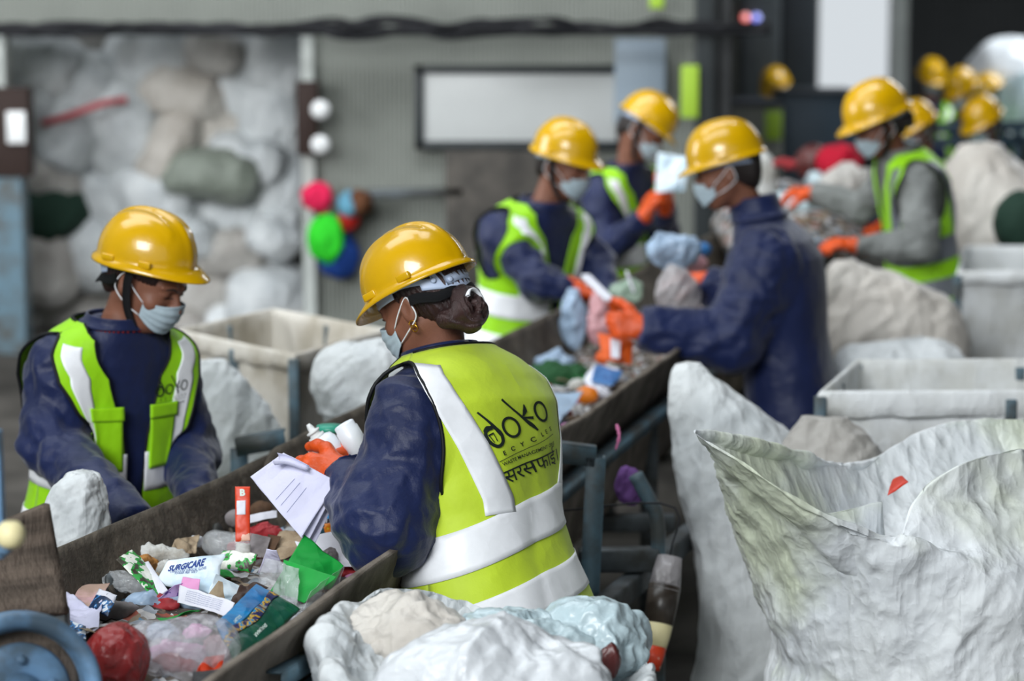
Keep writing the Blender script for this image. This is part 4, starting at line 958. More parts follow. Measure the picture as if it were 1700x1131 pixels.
# ------------------------------------------------------------------ things on and along the back wall
def thin(name, label, cat, x0, x1, y0, y1, Y, th, m, parent=None):
    a, b = W(x0, y1, Y), W(x1, y0, Y); V, F = box((a+b)/2, (abs(b[0]-a[0]), th, abs(b[2]-a[2])), bev=.004); o = mk(name, V, F, M[m] if isinstance(m, str) else m, parent)
    if parent is None: tag(o, label, cat)
    return o
wb = empty('whiteboard', W(860, 243, 13.93), 'long white board in a dark frame on the grey wall', 'board')
M['board_white'] = mat('board_white', 'b6b9b8', .35, .5, var=.06, vscale=2)
M['dark_frame'] = mat('dark_frame', '23292b', .5, .4)
thin('board_panel', 0, 0, 700, 1026, 118, 238, 13.94, .02, 'board_white', wb)
for x0, x1, y0, y1 in ((688, 1036, 108, 122), (688, 1036, 234, 248), (688, 702, 108, 248), (1024, 1036, 108, 248)): thin('frame_strip', 0, 0, x0, x1, y0, y1, 13.92, .04, 'dark_frame', wb)
cb = empty('cable_bundle', W(600, 50, 13.6), 'black cables sagging along the top of the wall', 'cable')
rs = random.Random(3)
for i in range(7):
    P_ = [W(x, 47+rs.uniform(-9, 9)+(10*math.sin(x/95+i) if x > 520 else 3*math.sin(x/80+i)), 13.6+.05*rs.random()) for x in range(-40, 1290, 60)]
    V, F = tube(spline(P_, 160), .010+.006*rs.random(), 6); mk('cable', V, F, M['cable'], cb)
V, F = bar(W(-60, 52, 13.75), W(1210, 52, 13.75), .06, .05); mk('cable_tray', V, F, M['dark_frame'], cb)
o = empty('meter_box', W(512, 255, 13.85), 'dark brown box with two white round meters on the door jamb', 'box')
thin('box_body', 0, 0, 494, 528, 135, 256, 13.85, .12, 'brown', o)
for y in (182, 240):
    c = W(532, y, 13.72); V, F = lathe([(.001, -.03), (.05, -.03), (.055, 0), (.045, .02), (.001, .025)], 20, np.array([[1, 0, 0], [0, 0, 1.], [0, 1, 0]]), c); mk('meter', V, F, M['white_paint'], o)
o = empty('meter_box', W(20, 290, 13.8), 'brown box with a white plate at the left edge of the wall', 'box'); thin('box_body', 0, 0, -20, 50, 145, 292, 13.8, .15, 'brown', o); thin('plate', 0, 0, 12, 42, 185, 238, 13.71, .02, 'white_paint', o)
V, F = box(W(15, 500, 13.85), (.22, .2, 2.2)); struct(mk('trim_3', V, F, M['blue_steel'], flat=True))
# bundle of bright cloths on a hook
M['c_pink'] = mat('pink_cloth', 'd3224f', .8, .2, bumps=[('noise', 20, .01)]); M['c_green'] = mat('green_cloth', '2fc22a', .8, .2, bumps=[('noise', 20, .01)]); M['c_blue'] = mat('blue_cloth', '1d3f86', .8, .2); M['c_red'] = mat('red_cloth', 'b3261f', .8, .2); M['c_lblue'] = mat('light_blue_cloth', '5b8fa6', .8, .2); M['c_brown'] = mat('brown_cloth', '5b3a26', .8, .2); M['c_orange'] = mat('orange_cloth', 'd97a1c', .8, .2)
for px, py, a, b, m, lab in ((524, 331, .105, .10, 'c_pink', 'crimson pink cloth bundle hanging on the wall'), (540, 402, .105, .15, 'c_green', 'bright green cloth hanging under the pink one'), (556, 425, .10, .13, 'c_blue', 'dark blue cloth behind the green one'), (578, 362, .07, .06, 'c_red', 'red cloth right of the green one'), (579, 342, .06, .06, 'c_lblue', 'light blue cloth bundle right of the pink one'), (598, 334, .05, .06, 'c_brown', 'brown cloth at the right end of the hanging cloths')):
    blob('hanging_cloth', lab, W(px, py, 13.82+(.07 if m == 'c_blue' else 0)), (a, .08, b), m, px, .045, 6, (36, 50), cat='cloth', group='bright cloths hanging on the wall')
V, F = bar(W(590, 322, 13.9), W(770, 318, 13.9), .06, .05); tag(mk('wall_rail', V, F, M['steel']), 'grey rail along the wall right of the bright cloths', 'rail')
thin('wall_sheet', 'pale blue panel leaning on the wall above the tilted hard hat', 'panel', 1020, 1105, 64, 205, 13.9, .03, M.setdefault('pblue', mat('pale_blue_panel', '8a98a4', .5, .4)))
thin('dark_board', 'dark dirty board under the white board', 'board', 740, 905, 250, 480, 13.9, .06, M.setdefault('dboard', mat('dark_board', '3f3d3a', .8, .2, col2='55514c', vscale=6)))
V, F = bar(W(1168, 0, 13.7)+A(0, 0, .8), A(*W(1168, 300, 13.7)[:2], 0), .10, .10, up=(0, 1, 0)); struct(mk('trim_4', V, F, M['dark_frame'], flat=True))
thin('notice', 'lime green notice on the column', 'sign', 1130, 1160, 108, 196, 13.6, .01, 'lime_sign')
thin('notice', 'small lime green notice high on the wall at the top edge', 'sign', 1078, 1102, -8, 14, 13.9, .01, 'lime_sign')
# machinery deeper in the hall
M['mach_beige'] = mat('machine_beige', '6f716b', .6, .3, var=.2, vscale=2); M['mach_blue'] = mat('machine_blue', '2c3e4c', .5, .4, var=.2, vscale=2); M['duct'] = mat('duct_metal', '565b5f', .45, .5, metal=.4, var=.3, vscale=1.5); M['duct_dark'] = mat('duct_dark', '2a2f35', .5, .4, var=.2)
def cab(label, x0, x1, y0, Y, d, m, doors=0, nm='machine_cabinet', cat='machine'):
    a, b = W(x0, y0, Y), W(x1, y0, Y); r = empty(nm, ((a[0]+b[0])/2, Y+d/2, 0), label, cat)
    V, F = box(((a[0]+b[0])/2, Y+d/2, a[2]/2), (b[0]-a[0], d, a[2]), bev=.02); mk('housing', V, F, M[m], r)
    V, F = box(((a[0]+b[0])/2, Y+d/2, a[2]+.015), (b[0]-a[0]+.04, d+.04, .03), bev=.008); mk('top_plate', V, F, M['duct_dark'], r)
    for k in range(doors):
        w = (b[0]-a[0])/doors; V, F = box((a[0]+w*(k+.5), Y-.01, a[2]*.55), (w*.86, .02, a[2]*.75), bev=.006); dd = mk('door', V, F, M[m], r)
        V, F = box((a[0]+w*(k+.85), Y-.03, a[2]*.6), (.02, .02, .12), bev=.004); mk('handle', V, F, M['duct_dark'], dd)
    return r
cab('beige machine cabinet left of the blue one, deep in the hall', 1172, 1300, 176, 17, .8, 'mach_beige', 2)
cab('dark blue machine cabinet below the bright doorway', 1300, 1425, 158, 17.5, .8, 'mach_blue', 1)
thin('notice', 'lime green label on the beige machine cabinet', 'sign', 1270, 1298, 185, 232, 16.95, .01, 'lime_sign')
for x, w, m, lab in ((1205, .24, 'mach_beige', 'pale vertical duct beside the dark column'), (1258, .34, 'duct', 'tall grey metal duct with coloured indicator lights'), (1322, .30, 'duct_dark', 'dark vertical duct just left of the bright doorway')):
    p = W(x, 100, 19.5); rr = empty('vertical_duct', (p[0], 19.5, 0), lab, 'duct'); V, F = bar(A(p[0], 19.5, 0), A(p[0], 19.5, 5.5), w, w, up=(0, 1, 0)); mk('shaft', V, F, M[m], rr)
    for z in (1.2, 2.4, 3.6): V, F = box((p[0], 19.5, z), (w+.06, w+.06, .05)); mk('flange', V, F, M['duct_dark'], rr)
for x, c, lab in ((1238, (1, .15, .12), 'small red indicator light on the tall duct'), (1256, (.15, .2, 1), 'small blue indicator light on the tall duct')):
    V, F = lathe([(.001, -.03), (.03, -.03), (.03, .01), (.02, .02), (.001, .022)], 14, np.array([[1, 0, 0], [0, 0, 1.], [0, -1, 0]]), W(x, 29, 19.31)); tag(mk('indicator_light', V, F, mat('lamp_'+str(x), 'ffffff', .4, emit=(c, 1.4))), lab, 'light')
rl = empty('handrail', W(1600, 240, 15), 'blue-grey handrail in front of the distant workers', 'railing')
for y in (214, 238): V, F = bar(W(1505, y, 15), W(1720, y-6, 15), .05, .06); mk('rail', V, F, M['mach_blue'], rl)
for x in (1510, 1600, 1690): q = W(x, 214, 15); V, F = bar(q, A(q[0], 15, 0), .05, .05); mk('post', V, F, M['mach_blue'], rl)
blob('filled_sack', 'large sunlit white sack heaped at the top right edge', W(1668, 132, 18), (.31, .4, .31), 'thin_white', 61, .11, 2.2, (46, 70), cat='sack')
blob('filled_sack', 'bluish white sack beside the sunlit one at the right edge', W(1715, 185, 17.5), (.30, .4, .30), 'thin_blue', 62, .10, 2.4, (46, 70), cat='sack')

# ------------------------------------------------------------------ the people at the sorting belt
UP = A(0, 0, 1)
def arm(el, wr, hd, pn, cu=(.5, .55, .6, .65), th=(.5, .5)): return (np.array(el), np.array(wr), unit(hd), unit(pn), cu, th)
# worker seen from behind, nearest the camera
B = person('sorter', 'person seen from behind in yellow hard hat and lime vest, holding white papers and bottles', W(822, 1000, 5.03), W(748, 592, 5.17), (-.81, .59), W(704, 504, 5.19), (-.80, .46, -.42),
    {'L': arm(W(632, 872, 4.90), W(578, 790, 5.06), (-1, .10, .06), (.10, .62, -.45), (.55, .6, .75, .9), (.75, .6)),
     'R': arm(W(680, 830, 5.34), W(612, 756, 5.27), (-.95, .05, .22), (-.15, -.15, -1), (.75, .7, .75, .8), (.1, .2))},
    detail=True, bun=(-.022, -.112, -.050), hair='hair_brown', htilt=.05, sleeve=(.076, .100, .060), strap=False, logo=('B', -R(9), .665, .152, R(17)), hem=.0, vox=.006, skew=.10, fat=1.05, zipx=True)
# worker at the left of the belt
Aw = person('sorter', 'person with face mask and lime vest looking down at the belt, leftmost of the workers', W(172, 905, 5.93), W(190, 535, 5.90), (.62, -.78), W(243, 462, 5.87), (.84, -.40, -.46),
    {'R': arm(W(84, 738, 5.74), W(222, 872, 5.44), (.75, .0, -.45), (0, -.3, -1)),
     'L': arm(W(318, 745, 6.02), W(330, 835, 5.72), (.3, -.55, -.6), (-.2, 0, -1))},
    detail=True, vest='lime_green', htilt=-.30, sleeve=(.074, .074, .052), vox=.006, beads=True, zipx='front', bandt=.10, fringe=.012, hair='hair_brown')
# worker in plain navy jacket, right of the belt
Cw = person('sorter', 'person in navy jacket without vest, leaning over the belt with both orange gloves out', W(1318, 680, 7.98), W(1270, 360, 8.02), (-.93, .25), W(1208, 284, 8.0), (-.95, .10, -.22),
    {'L': arm(W(1218, 565, 7.78), W(1070, 545, 7.76), (-.9, -.1, .12), (-.35, 1, -.25), (.6, .8, .9, 1.0), (.6, .6)),
     'R': arm(W(1235, 505, 8.3), W(1172, 468, 8.32), (-1, .0, .12), (0, .3, -1), (.25, .3, .35, .4), (.3, .3))},
    vest=None, htilt=.04, sleeve=(.100, .098, .068), fat=1.16, vox=.007, strap=False, collar=1.)
# two workers on the far side
Dw = person('sorter', 'person in lime vest facing the camera, standing left of the belt in the middle distance', W(868, 560, 9.05), W(895, 338, 9.0), (.68, -.73), W(936, 273, 8.95), (.74, -.52, -.30),
    {'R': arm(W(890, 468, 8.75), W(955, 478, 8.72), (.8, -.1, -.35), (0, -.2, -1)),
     'L': arm(W(992, 440, 9.1), W(1010, 500, 8.9), (.3, -.4, -.6), (-.2, 0, -1))}, vest='lime_green', vox=.008, htilt=-.1, fat=1.08)
Ew = person('sorter', 'person in tilted hard hat lifting a printed plastic sheet towards their mask', W(1038, 470, 10.5), W(1033, 276, 10.45), (.75, -.66), W(1066, 216, 10.4), (.80, -.35, -.52),
    {'R': arm(W(1010, 420, 10.25), W(1068, 362, 10.1), (.4, -.1, .8), (.7, .3, -.2)),
     'L': arm(W(1098, 385, 10.45), W(1105, 340, 10.2), (.1, -.1, .9), (-.7, .3, -.2))}, roll=.25, vest='lime_green', vox=.009, htilt=.0)
Fw = person('sorter', 'person in grey sweater and lime vest with grey bands, reaching left with orange gloves', W(1535, 468, 10.05), W(1498, 252, 10.0), (-.88, -.10), W(1460, 208, 9.95), (-.86, -.20, -.40),
    {'L': arm(W(1528, 410, 9.7), W(1425, 408, 9.72), (-1, .05, .12), (0, .2, -1), (.3, .35, .4, .45)),
     'R': arm(W(1430, 345, 10.3), W(1350, 322, 10.35), (-1, .0, .1), (0, .2, -1))}, jm='grey_wool', vest='lime_green', tape='reflect_grey', bun=(0, -.115, -.01), vox=.008, htilt=-.05, hatscale=1.1)

hl = lambda c, H, q: np.asarray(q, float)@H+c
_H = B[2]; _c = W(704, 504, 5.19)
for dz in (-.040, -.050):
    a_ = np.linspace(0, 2*PI, 20); V, F = tube(hl(_c, _H, np.stack([-.084+.001*a_, -.006+.0075*np.cos(a_), dz+.0075*np.sin(a_)], -1)), .0014, 8); mk('earring', V, F, M['gold'], B[0])

# distant workers
def far(label, px, py, Y, f, arms_out=True, **k):
    hd = W(px, py+12*(17/Y), Y); nk = hd-A(f[0]*.06, f[1]*.06, .20); hp = nk-A(f[0]*.08, f[1]*.08, .50); f3 = A(f[0], f[1], 0); r = np.cross(unit(f3), UP)
    am = {'L': arm(nk-A(0, 0, .32)-r*.20+f3*.12, nk-A(0, 0, .34)-r*.12+f3*.34, f3-A(0, 0, .3), A(0, 0, -1)), 'R': arm(nk-A(0, 0, .32)+r*.20+f3*.12, nk-A(0, 0, .34)+r*.12+f3*.34, f3-A(0, 0, .3), A(0, 0, -1))}
    return person('sorter', label, hp, nk, f, hd, (f[0], f[1], -.35), am, vox=.014, vest=k.pop('vest', 'lime_green'), **k)
far('distant person whose hard hat shows above the beige cabinet, left of the bright doorway', 1288, 136, 19, (-.5, -.85))
far('distant person in sunlit hard hat right of the bright doorway', 1546, 120, 20, (.2, -1))
far('distant person in lime vest beside the sunlit hard hat, left of the big white sack', 1598, 140, 17.0, (-.7, -.7))
far('distant person in hard hat before the big sunlit sack', 1642, 150, 17.5, (-.9, .2))
far('distant person whose hard hat shows just behind the grey-sweater worker', 1524, 200, 14, (-.9, -.3))
far('person in hard hat at the handrail on the far right', 1634, 192, 14.3, (-.8, -.5))
# ------------------------------------------------------------------ waste on the belt and in the hands
def pm(name, c1, c2, c3, sc=20, rough=.45, spec=.5, stretch=(1, 1, 1)):
    """printed wrapper: three colours in patches"""
    m, t, b = nt(name); n = nd(t, 'ShaderNodeTexNoise', i_2=float(sc), i_3=3.); t.links.new(coord(t, stretch), n.inputs[0])
    r = ramp(t, n.outputs[0], [(.44, rgb(c1)), (.50, rgb(c2)), (.58, rgb(c3))]); r.node.color_ramp.interpolation = 'CONSTANT'
    t.links.new(r, b.inputs['Base Color']); b.inputs['Roughness'].default_value = rough; b.inputs['Specular IOR Level'].default_value = spec
    bn = nd(t, 'ShaderNodeBump'); bn.inputs['Distance'].default_value = .004; n2 = nd(t, 'ShaderNodeTexNoise', i_2=30.); t.links.new(coord(t), n2.inputs[0]); t.links.new(n2.outputs[0], bn.inputs['Height']); t.links.new(bn.outputs[0], b.inputs['Normal'])
    return m
def film(name, c, alpha=.3, rough=.12):
    m = mat(name, c, rough, .8, alpha=alpha, bumps=[('ridge', 16, .012), ('noise', 60, .003)]); return m
M['paper'] = mat('white_paper', 'dfe0ea', .7, .25, var=.05, bumps=[('noise', 18, .004)])
M['paper_lilac'] = mat('lilac_paper', 'cfcfe6', .7, .25, bumps=[('noise', 18, .004)])
M['card_pink'] = mat('stained_pink_card', 'caa3a6', .8, .2, col2='a98f80', vscale=14)
M['film'] = film('clear_film', 'd9dde0', .30); M['film_milky'] = film('milky_film', 'cfcfd6', .42, .2); M['film_green'] = film('green_film', 'a9c2ae', .6, .25); M['film_red'] = film('red_film', '9c1f20', .82, .4)
M['film_grey'] = film('grey_film', 'a9a4a6', .78, .3); M['film_pink'] = film('pink_film', 'd9a2a8', .8, .3)
M['blue_print'] = pm('blue_packet_print', '0d2c4f', '1f6fae', 'dfe6ee', 60); M['green_print'] = pm('green_wrapper_print', 'e4e6dd', '1f9a38', '3a3428', 38)
M['orange_red'] = pm('orange_red_sachet', 'd6401c', 'd6401c', 'e9b9a5', 26); M['yellow_print'] = pm('yellow_packet_print', '17434f', 'd97d18', 'dfc421', 22)
M['surgi'] = mat('white_pouch', 'dfeaf1', .4, .5, col2='b7d3e6', vscale=7, bumps=[('ridge', 14, .005)])
M['ink_blue'] = mat('blue_ink', '22408a', .6, .3); M['ink_white'] = mat('white_ink', 'd5e4dc', .6, .3); M['ink_dark'] = mat('dark_ink', '2a2a38', .6, .3)
M['pouch_blue'] = mat('bright_blue_pouch', '0f86c4', .35, .5, col2='0a6aa8', vscale=12, bumps=[('ridge', 14, .005)])
M['pouch_green'] = mat('dark_green_pouch', '06573f', .35, .5, bumps=[('ridge', 14, .004)])
M['pouch_floral'] = pm('floral_band_print', '22265e', 'c9a21b', '1b86b8', 60)
M['green_paper'] = mat('green_crumpled_paper', '159a3c', .6, .3, col2='0f8433', vscale=5, bumps=[('ridge', 9, .008)])
M['purple_dots'] = pm('purple_dotted_paper', 'b99bd2', 'b99bd2', '6b4fa0', 70); M['pink_soft'] = mat('pink_plastic', 'dc93c4', .5, .4)
M['peel'] = mat('brown_peel', 'b07b3c', .7, .3, col2='5e3d1c', vscale=30); M['cloth_white'] = mat('dirty_white_cloth', 'c9cbc9', .8, .2, col2='9b978e', vscale=14, bumps=[('noise', 40, .006)])
M['tan'] = mat('tan_paper', 'a8977f', .8, .2, col2='7e6d58', vscale=14, bumps=[('noise', 30, .006)]); M['brown_box'] = mat('brown_cardboard', '5d4634', .8, .2, col2='3f2f24', vscale=12)
M['grey_card'] = mat('grey_card', '8c8688', .8, .2, col2='6f6a69', vscale=12); M['maroon'] = mat('maroon_wrapper', '52201e', .4, .5, bumps=[('ridge', 12, .008)]); M['red_crumple'] = mat('red_crumpled_net', '9d2a30', .6, .4, bumps=[('ridge', 20, .01)])
M['bottle'] = mat('white_bottle', 'dfe4ea', .35, .5); M['teal'] = mat('teal_cap', '2f9079', .4, .4); M['dark_tray'] = mat('black_tray', '1d1c1f', .4, .5); M['brown_dark'] = mat('brown_wet_paper', '3c2a22', .6, .4)
M['orange_bag'] = mat('orange_pack', 'd95a16', .5, .4); M['orange_fruit'] = mat('orange_peel', 'd9771b', .5, .4); M['net_green'] = mat('dark_green_net', '1e4f2a', .7, .3, bumps=[('ridge', 20, .01)]); M['plas_blue'] = mat('pale_blue_plastic', '9fb6cf', .35, .5, var=.2, vscale=12, bumps=[('ridge', 12, .008)])
M['mid_blue'] = mat('mid_blue_plastic', '2d6ca8', .4, .5); M['crimson'] = mat('crimson_cloth', 'a8142c', .8, .2, bumps=[('noise', 16, .01)])
def debrismat():
    m, t, b = nt('mixed_debris'); v = nd(t, 'ShaderNodeTexVoronoi', i_2=42.); n = nd(t, 'ShaderNodeTexNoise', i_2=9.); mx = nd(t, 'ShaderNodeMix', data_type='VECTOR', i_0=.08)
    c = coord(t, (1, 1, 1)); t.links.new(c, n.inputs[0]); t.links.new(c, mx.inputs[4]); t.links.new(n.outputs[1], mx.inputs[5]); t.links.new(mx.outputs[1], v.inputs[0])
    sp = nd(t, 'ShaderNodeSeparateColor'); t.links.new(v.outputs[1], sp.inputs[0])
    r = ramp(t, sp.outputs[0], [(0, rgb('3a322b')), (.22, rgb('6f665c')), (.40, rgb('a9a7a6')), (.52, rgb('54473a')), (.64, rgb('c4c6c8')), (.74, rgb('7c6a55')), (.84, rgb('8f969e')), (.92, rgb('934a38')), (.97, rgb('4f7a94'))]); r.node.color_ramp.interpolation = 'CONSTANT'
    t.links.new(r, b.inputs['Base Color']); b.inputs['Roughness'].default_value = .7
    bn = nd(t, 'ShaderNodeBump'); bn.inputs['Distance'].default_value = .012; t.links.new(v.outputs[0], bn.inputs['Height']); t.links.new(bn.outputs[0], b.inputs['Normal']); return m
M['debris'] = debrismat()
# continuous small rubbish bedding under the single pieces
Yq = np.linspace(3.9, 12.4, 420)[:, None]; k = np.linspace(0, 1, 40)[None]; X_ = (XL(Yq)+.075)*(1-k)+(XR(Yq)-.07)*k
Pn = np.stack([X_, Yq+0*k, 0*X_], -1); zz = .752+.020*np.sin(k*PI)+.022*crease(Pn, 14, 3)+.03*noise(Pn, 6, 4)
G = np.stack([X_, Yq+0*k, np.maximum(zz, .742)], -1); V, F = sheet(G, .004); o = mk('small_rubbish', V, F, M['debris']); o['kind'] = 'stuff'; tag(o, 'layer of small mixed rubbish covering the belt', 'rubbish')
class Quad:
    def __init__(s, c, amp=.006, f=18, seed=0, bulge=0., curl=0., n=34, scale=1.18):
        s.c = [WZ(*q) if len(q) == 3 else np.array(q[0]) for q in c]; s.amp, s.f, s.seed, s.bulge, s.curl, s.n = amp, f, seed, bulge, curl, n
        
        if len(c[0]) == 3 and scale != 1:
            s.amp *= 1.5; m_ = sum(s.c)/4; s.c = [m_+(p-m_)*scale+A(0, 0, .004) for p in s.c]
        s.N = unit(np.cross(s.c[1]-s.c[0], s.c[3]-s.c[0])); s.N = s.N if s.N[2] > 0 or abs(s.N[2]) < .2 and s.N[1] < 0 else -s.N
    def S(s, u, v, off=0., side=1):
        u, v = np.broadcast_arrays(np.asarray(u, float), np.asarray(v, float)); a, b, c, d = s.c
        P = (a*((1-u)*(1-v))[..., None]+b*(u*(1-v))[..., None]+c*(u*v)[..., None]+d*((1-u)*v)[..., None])
        w = s.amp*(crease(P+s.seed, s.f, s.seed, 2)*1.4+noise(P, s.f*.5, s.seed+1)*1.5)
        pil = s.bulge*(np.clip(16*u*(1-u)*v*(1-v), 0, 1))**.5*side+s.curl*((2*u-1)**2)
        return P+s.N*(w+pil+off)[..., None]
def quad(name, label, cat, c, m, amp=.006, f=18, seed=0, bulge=0., curl=0., parent=None, n=34, group=None, org=None):
    q = Quad(c, amp, f, seed, bulge, curl, n); u = np.linspace(0, 1, n)[:, None]; v = np.linspace(0, 1, n)[None]
    if bulge:
        T, Bm = q.S(u, v, .0004), q.S(u, v, -.0004, -.4); V = np.concatenate([T.reshape(-1, 3), Bm.reshape(-1, 3)]); F = grid_faces(n, n); k = n*n; F = np.concatenate([F, F[:, ::-1]+k])
        i = lambda r, c_: r*n+c_
        e = np.array([i(0, c_) for c_ in range(n)]+[i(r, n-1) for r in range(1, n)]+[i(n-1, c_) for c_ in range(n-2, -1, -1)]+[i(r, 0) for r in range(n-2, 0, -1)]); e2 = np.roll(e, -1); F = np.concatenate([F, np.stack([e, e+k, e2+k, e2], -1)])
    else: V, F = sheet(q.S(u, v), .0009)
    o = mk(name, V, F, M[m] if isinstance(m, str) else m, parent)
    if parent is None: tag(o, label, cat, group)
    return o, q
def text_on(o, q, s, size, u0, v0, rot, m, bold=0., nm='lettering', lu=1., lv=1.):
    V2, F2 = text_mesh(s, size, bold); c, s_ = math.cos(rot), math.sin(rot); x = V2[:, 0]*c-V2[:, 1]*s_; y = V2[:, 0]*s_+V2[:, 1]*c
    U = np.linalg.norm(q.c[1]-q.c[0]); Vv = np.linalg.norm(q.c[3]-q.c[0]); mk(nm, q.S(u0+x/U, v0+y/Vv, .0016), F2, M[m], o)
B_ = blob
def bl(name, label, px, py, z, r, m, seed, amp=.012, f=16, cat='plastic', res=(46, 64), group=None, rz=0., e=1.):
    c, s_ = math.cos(rz), math.sin(rz); return blob(name, label, WZ(px, py, z), r, m, seed, amp, f, res, cat, group, e, [[c, s_, 0], [-s_, c, 0], [0, 0, 1]])
# -- near end
quad('card', 'stained pink card at the left edge of the heap, against the skirt', 'card', [(108, 1008, .79), (150, 1020, .79), (176, 976, .81), (110, 988, .80)], 'card_pink', .003)
o, q = quad('packet', 'white and dark blue printed packet beside the pink card', 'packet', [(150, 1012, .80), (178, 1024, .80), (192, 996, .82), (166, 984, .82)], 'blue_print', .002, bulge=.006); q2 = q
mk('label_panel', *sheet(q.S(np.linspace(.0, 1, 10)[:, None], np.linspace(.66, 1, 8)[None], .0014), .0006), M['paper'], o); text_on(o, q, 'VIN', .014, .5, .83, 0, 'ink_dark')
quad('paper', 'folded lilac-white paper under the blue packet', 'paper', [(112, 1045, .785), (160, 1048, .79), (168, 1012, .80), (116, 1000, .80)], 'paper_lilac', .008, curl=.01)
quad('paper', 'small blue-edged white slip next to the guard board', 'paper', [(112, 1050, .79), (140, 1062, .79), (140, 1044, .80), (116, 1036, .80)], 'blue_print', .002)
bl('crumpled_film', 'crumpled glassy film clump left of the green-printed carton', 205, 968, .80, (.065, .035, .028), 'film', 2, .016, 22)
o, q = quad('carton', 'white carton strip with green leaf print standing askew', 'carton', [(258, 992, .79), (276, 984, .79), (222, 922, .85), (200, 936, .85)], 'green_print', .002, bulge=.006)
quad('carton', 'plain white carton edge lying along the green-printed strip', 'carton', [(262, 990, .79), (275, 980, .80), (248, 940, .83), (236, 944, .83)], 'paper', .001, bulge=.004)
bl('fruit_peel', 'brown rotten peel behind the white carton strip', 240, 940, .81, (.030, .022, .018), 'peel', 5, .010, 30, cat='peel')
bl('crumpled_cloth', 'dirty white rag twisted across the heap near the skirt', 262, 922, .82, (.070, .022, .020), 'cloth_white', 6, .014, 24, cat='rag', rz=-.2)
bl('crumpled_cloth', 'hanging end of a dirty white rag beside the lettered pouch', 276, 948, .80, (.024, .022, .028), 'cloth_white', 26, .012, 30, cat='rag')
quad('paper', 'tan crumpled paper leaf behind the rag', 'paper', [(282, 925, .80), (322, 920, .80), (330, 892, .83), (296, 898, .83)], 'tan', .010, 22)
o, q = quad('pouch', 'white sealed pouch with blue SURGICARE lettering', 'pouch', [(268, 972, .80), (350, 985, .80), (366, 928, .845), (286, 938, .84)], 'surgi', .004, 12, 3, bulge=.012)
text_on(o, q, 'SURGICARE', .017, .46, .66, .12, 'ink_blue', .0006); text_on(o, q, 'STERILE LATEX SURGICAL GLOVES', .0058, .52, .52, .10, 'ink_blue'); text_on(o, q, 'POWDER FREE  SIZE 7', .0055, .5, .44, .10, 'ink_blue')
quad('wrapper', 'floral green and white wrapper right of the lettered pouch', 'wrapper', [(366, 948, .80), (412, 952, .80), (424, 928, .83), (374, 920, .83)], 'green_print', .007, 20, 4, bulge=.008)
quad('paper', 'lilac paper strip with purple dots in front of the lettered pouch', 'paper', [(268, 996, .80), (300, 990, .80), (320, 968, .82), (290, 976, .82)], 'purple_dots', .003)
quad('paper', 'pink plastic scrap on the lilac dotted strip', 'plastic', [(300, 984, .81), (328, 984, .81), (330, 968, .825), (306, 966, .825)], 'pink_soft', .004)
o, q = quad('leaflet', 'white printed leaflet with fine lines of text, in the centre of the near heap', 'leaflet', [(300, 1002, .81), (372, 1024, .81), (382, 1004, .83), (304, 978, .83)], 'paper', .003, 14, 7)
for i in range(6): text_on(o, q, 'for external use only  keep away from children  store in a cool place', .0042, .5, .2+.12*i, 0, 'ink_blue')
quad('plastic_wrap', 'white triangular wrapper right of the leaflet', 'wrapper', [(352, 1000, .80), (384, 1004, .80), (402, 982, .81), (362, 962, .84)], 'surgi', .006, 16, 8)
quad('sandpaper_scrap', 'brown speckled scrap leaning on the white triangular wrapper', 'scrap', [(345, 992, .82), (372, 1000, .82), (368, 972, .85), (362, 970, .85)], 'tan', .002)
# two-tone pouch, lettered
def pouch2():
    c = [(398, 1106, .80), (486, 1020, .81), (424, 984, .85), (366, 1040, .84)]
    o, q = quad('pouch', 'bright blue and dark green pouch with white DELUXE and SHALIMAR lettering', 'pouch', c, 'pouch_green', .004, 11, 9, bulge=.012)
    L = np.linspace(0, 1, 40)[:, None]
    mk('blue_half', *sheet(q.S(L, np.linspace(.62, 1, 16)[None], .0012), .0005), M['pouch_blue'], o)
    k = np.linspace(0, 1, 10)[None]; mk('floral_band', *sheet(q.S(L, .46+.05*np.sin(L*9)+k*(.17+.03*np.sin(L*14)), .0018), .0005), M['pouch_floral'], o)
    text_on(o, q, 'SHALIMAR', .017, .45, .24, PI, 'ink_white', .0005); text_on(o, q, 'DELUXE', .016, .30, .73, PI, 'ink_white', .0005)
pouch2()
quad('paper', 'wet brown paper behind the two-tone pouch', 'paper', [(374, 1030, .79), (420, 1010, .80), (440, 985, .82), (400, 985, .82)], 'brown_dark', .010, 18, 3)
# big clear bag and red bag in front
bl('clear_bag', 'big milky see-through bag in the centre foreground of the belt', 290, 1075, .825, (.120, .09, .064), 'film_milky', 31, .022, 7, cat='plastic bag', res=(80, 110), e=.85)
bl('crumpled_film', 'magenta wrapper seen inside the milky bag', 325, 1050, .80, (.035, .028, .022), 'pink_soft', 32, .012, 18, cat='wrapper')
bl('crumpled_film', 'white and blue crumple seen inside the milky bag', 272, 1052, .80, (.028, .022, .022), 'plas_blue', 33, .012, 18, cat='wrapper')
bl('crumpled_film', 'pink film at the right side of the milky bag', 362, 1075, .79, (.030, .03, .022), 'film_pink', 34, .012, 18, cat='wrapper')
bl('red_bag', 'translucent red bag with brown contents beside the pulley wheel', 190, 1092, .83, (.060, .055, .062), 'film_red', 35, .012, 12, cat='plastic bag', res=(70, 100))
quad('tray', 'black tray edge with silver rim at the bottom of the picture', 'tray', [(322, 1150, .80), (392, 1150, .80), (384, 1120, .81), (326, 1122, .81)], 'dark_tray', .001, bulge=.006)
quad('paper', 'white scrap with red mark below the pink film', 'paper', [(330, 1118, .80), (366, 1112, .80), (372, 1092, .82), (344, 1096, .82)], 'orange_red', .006)
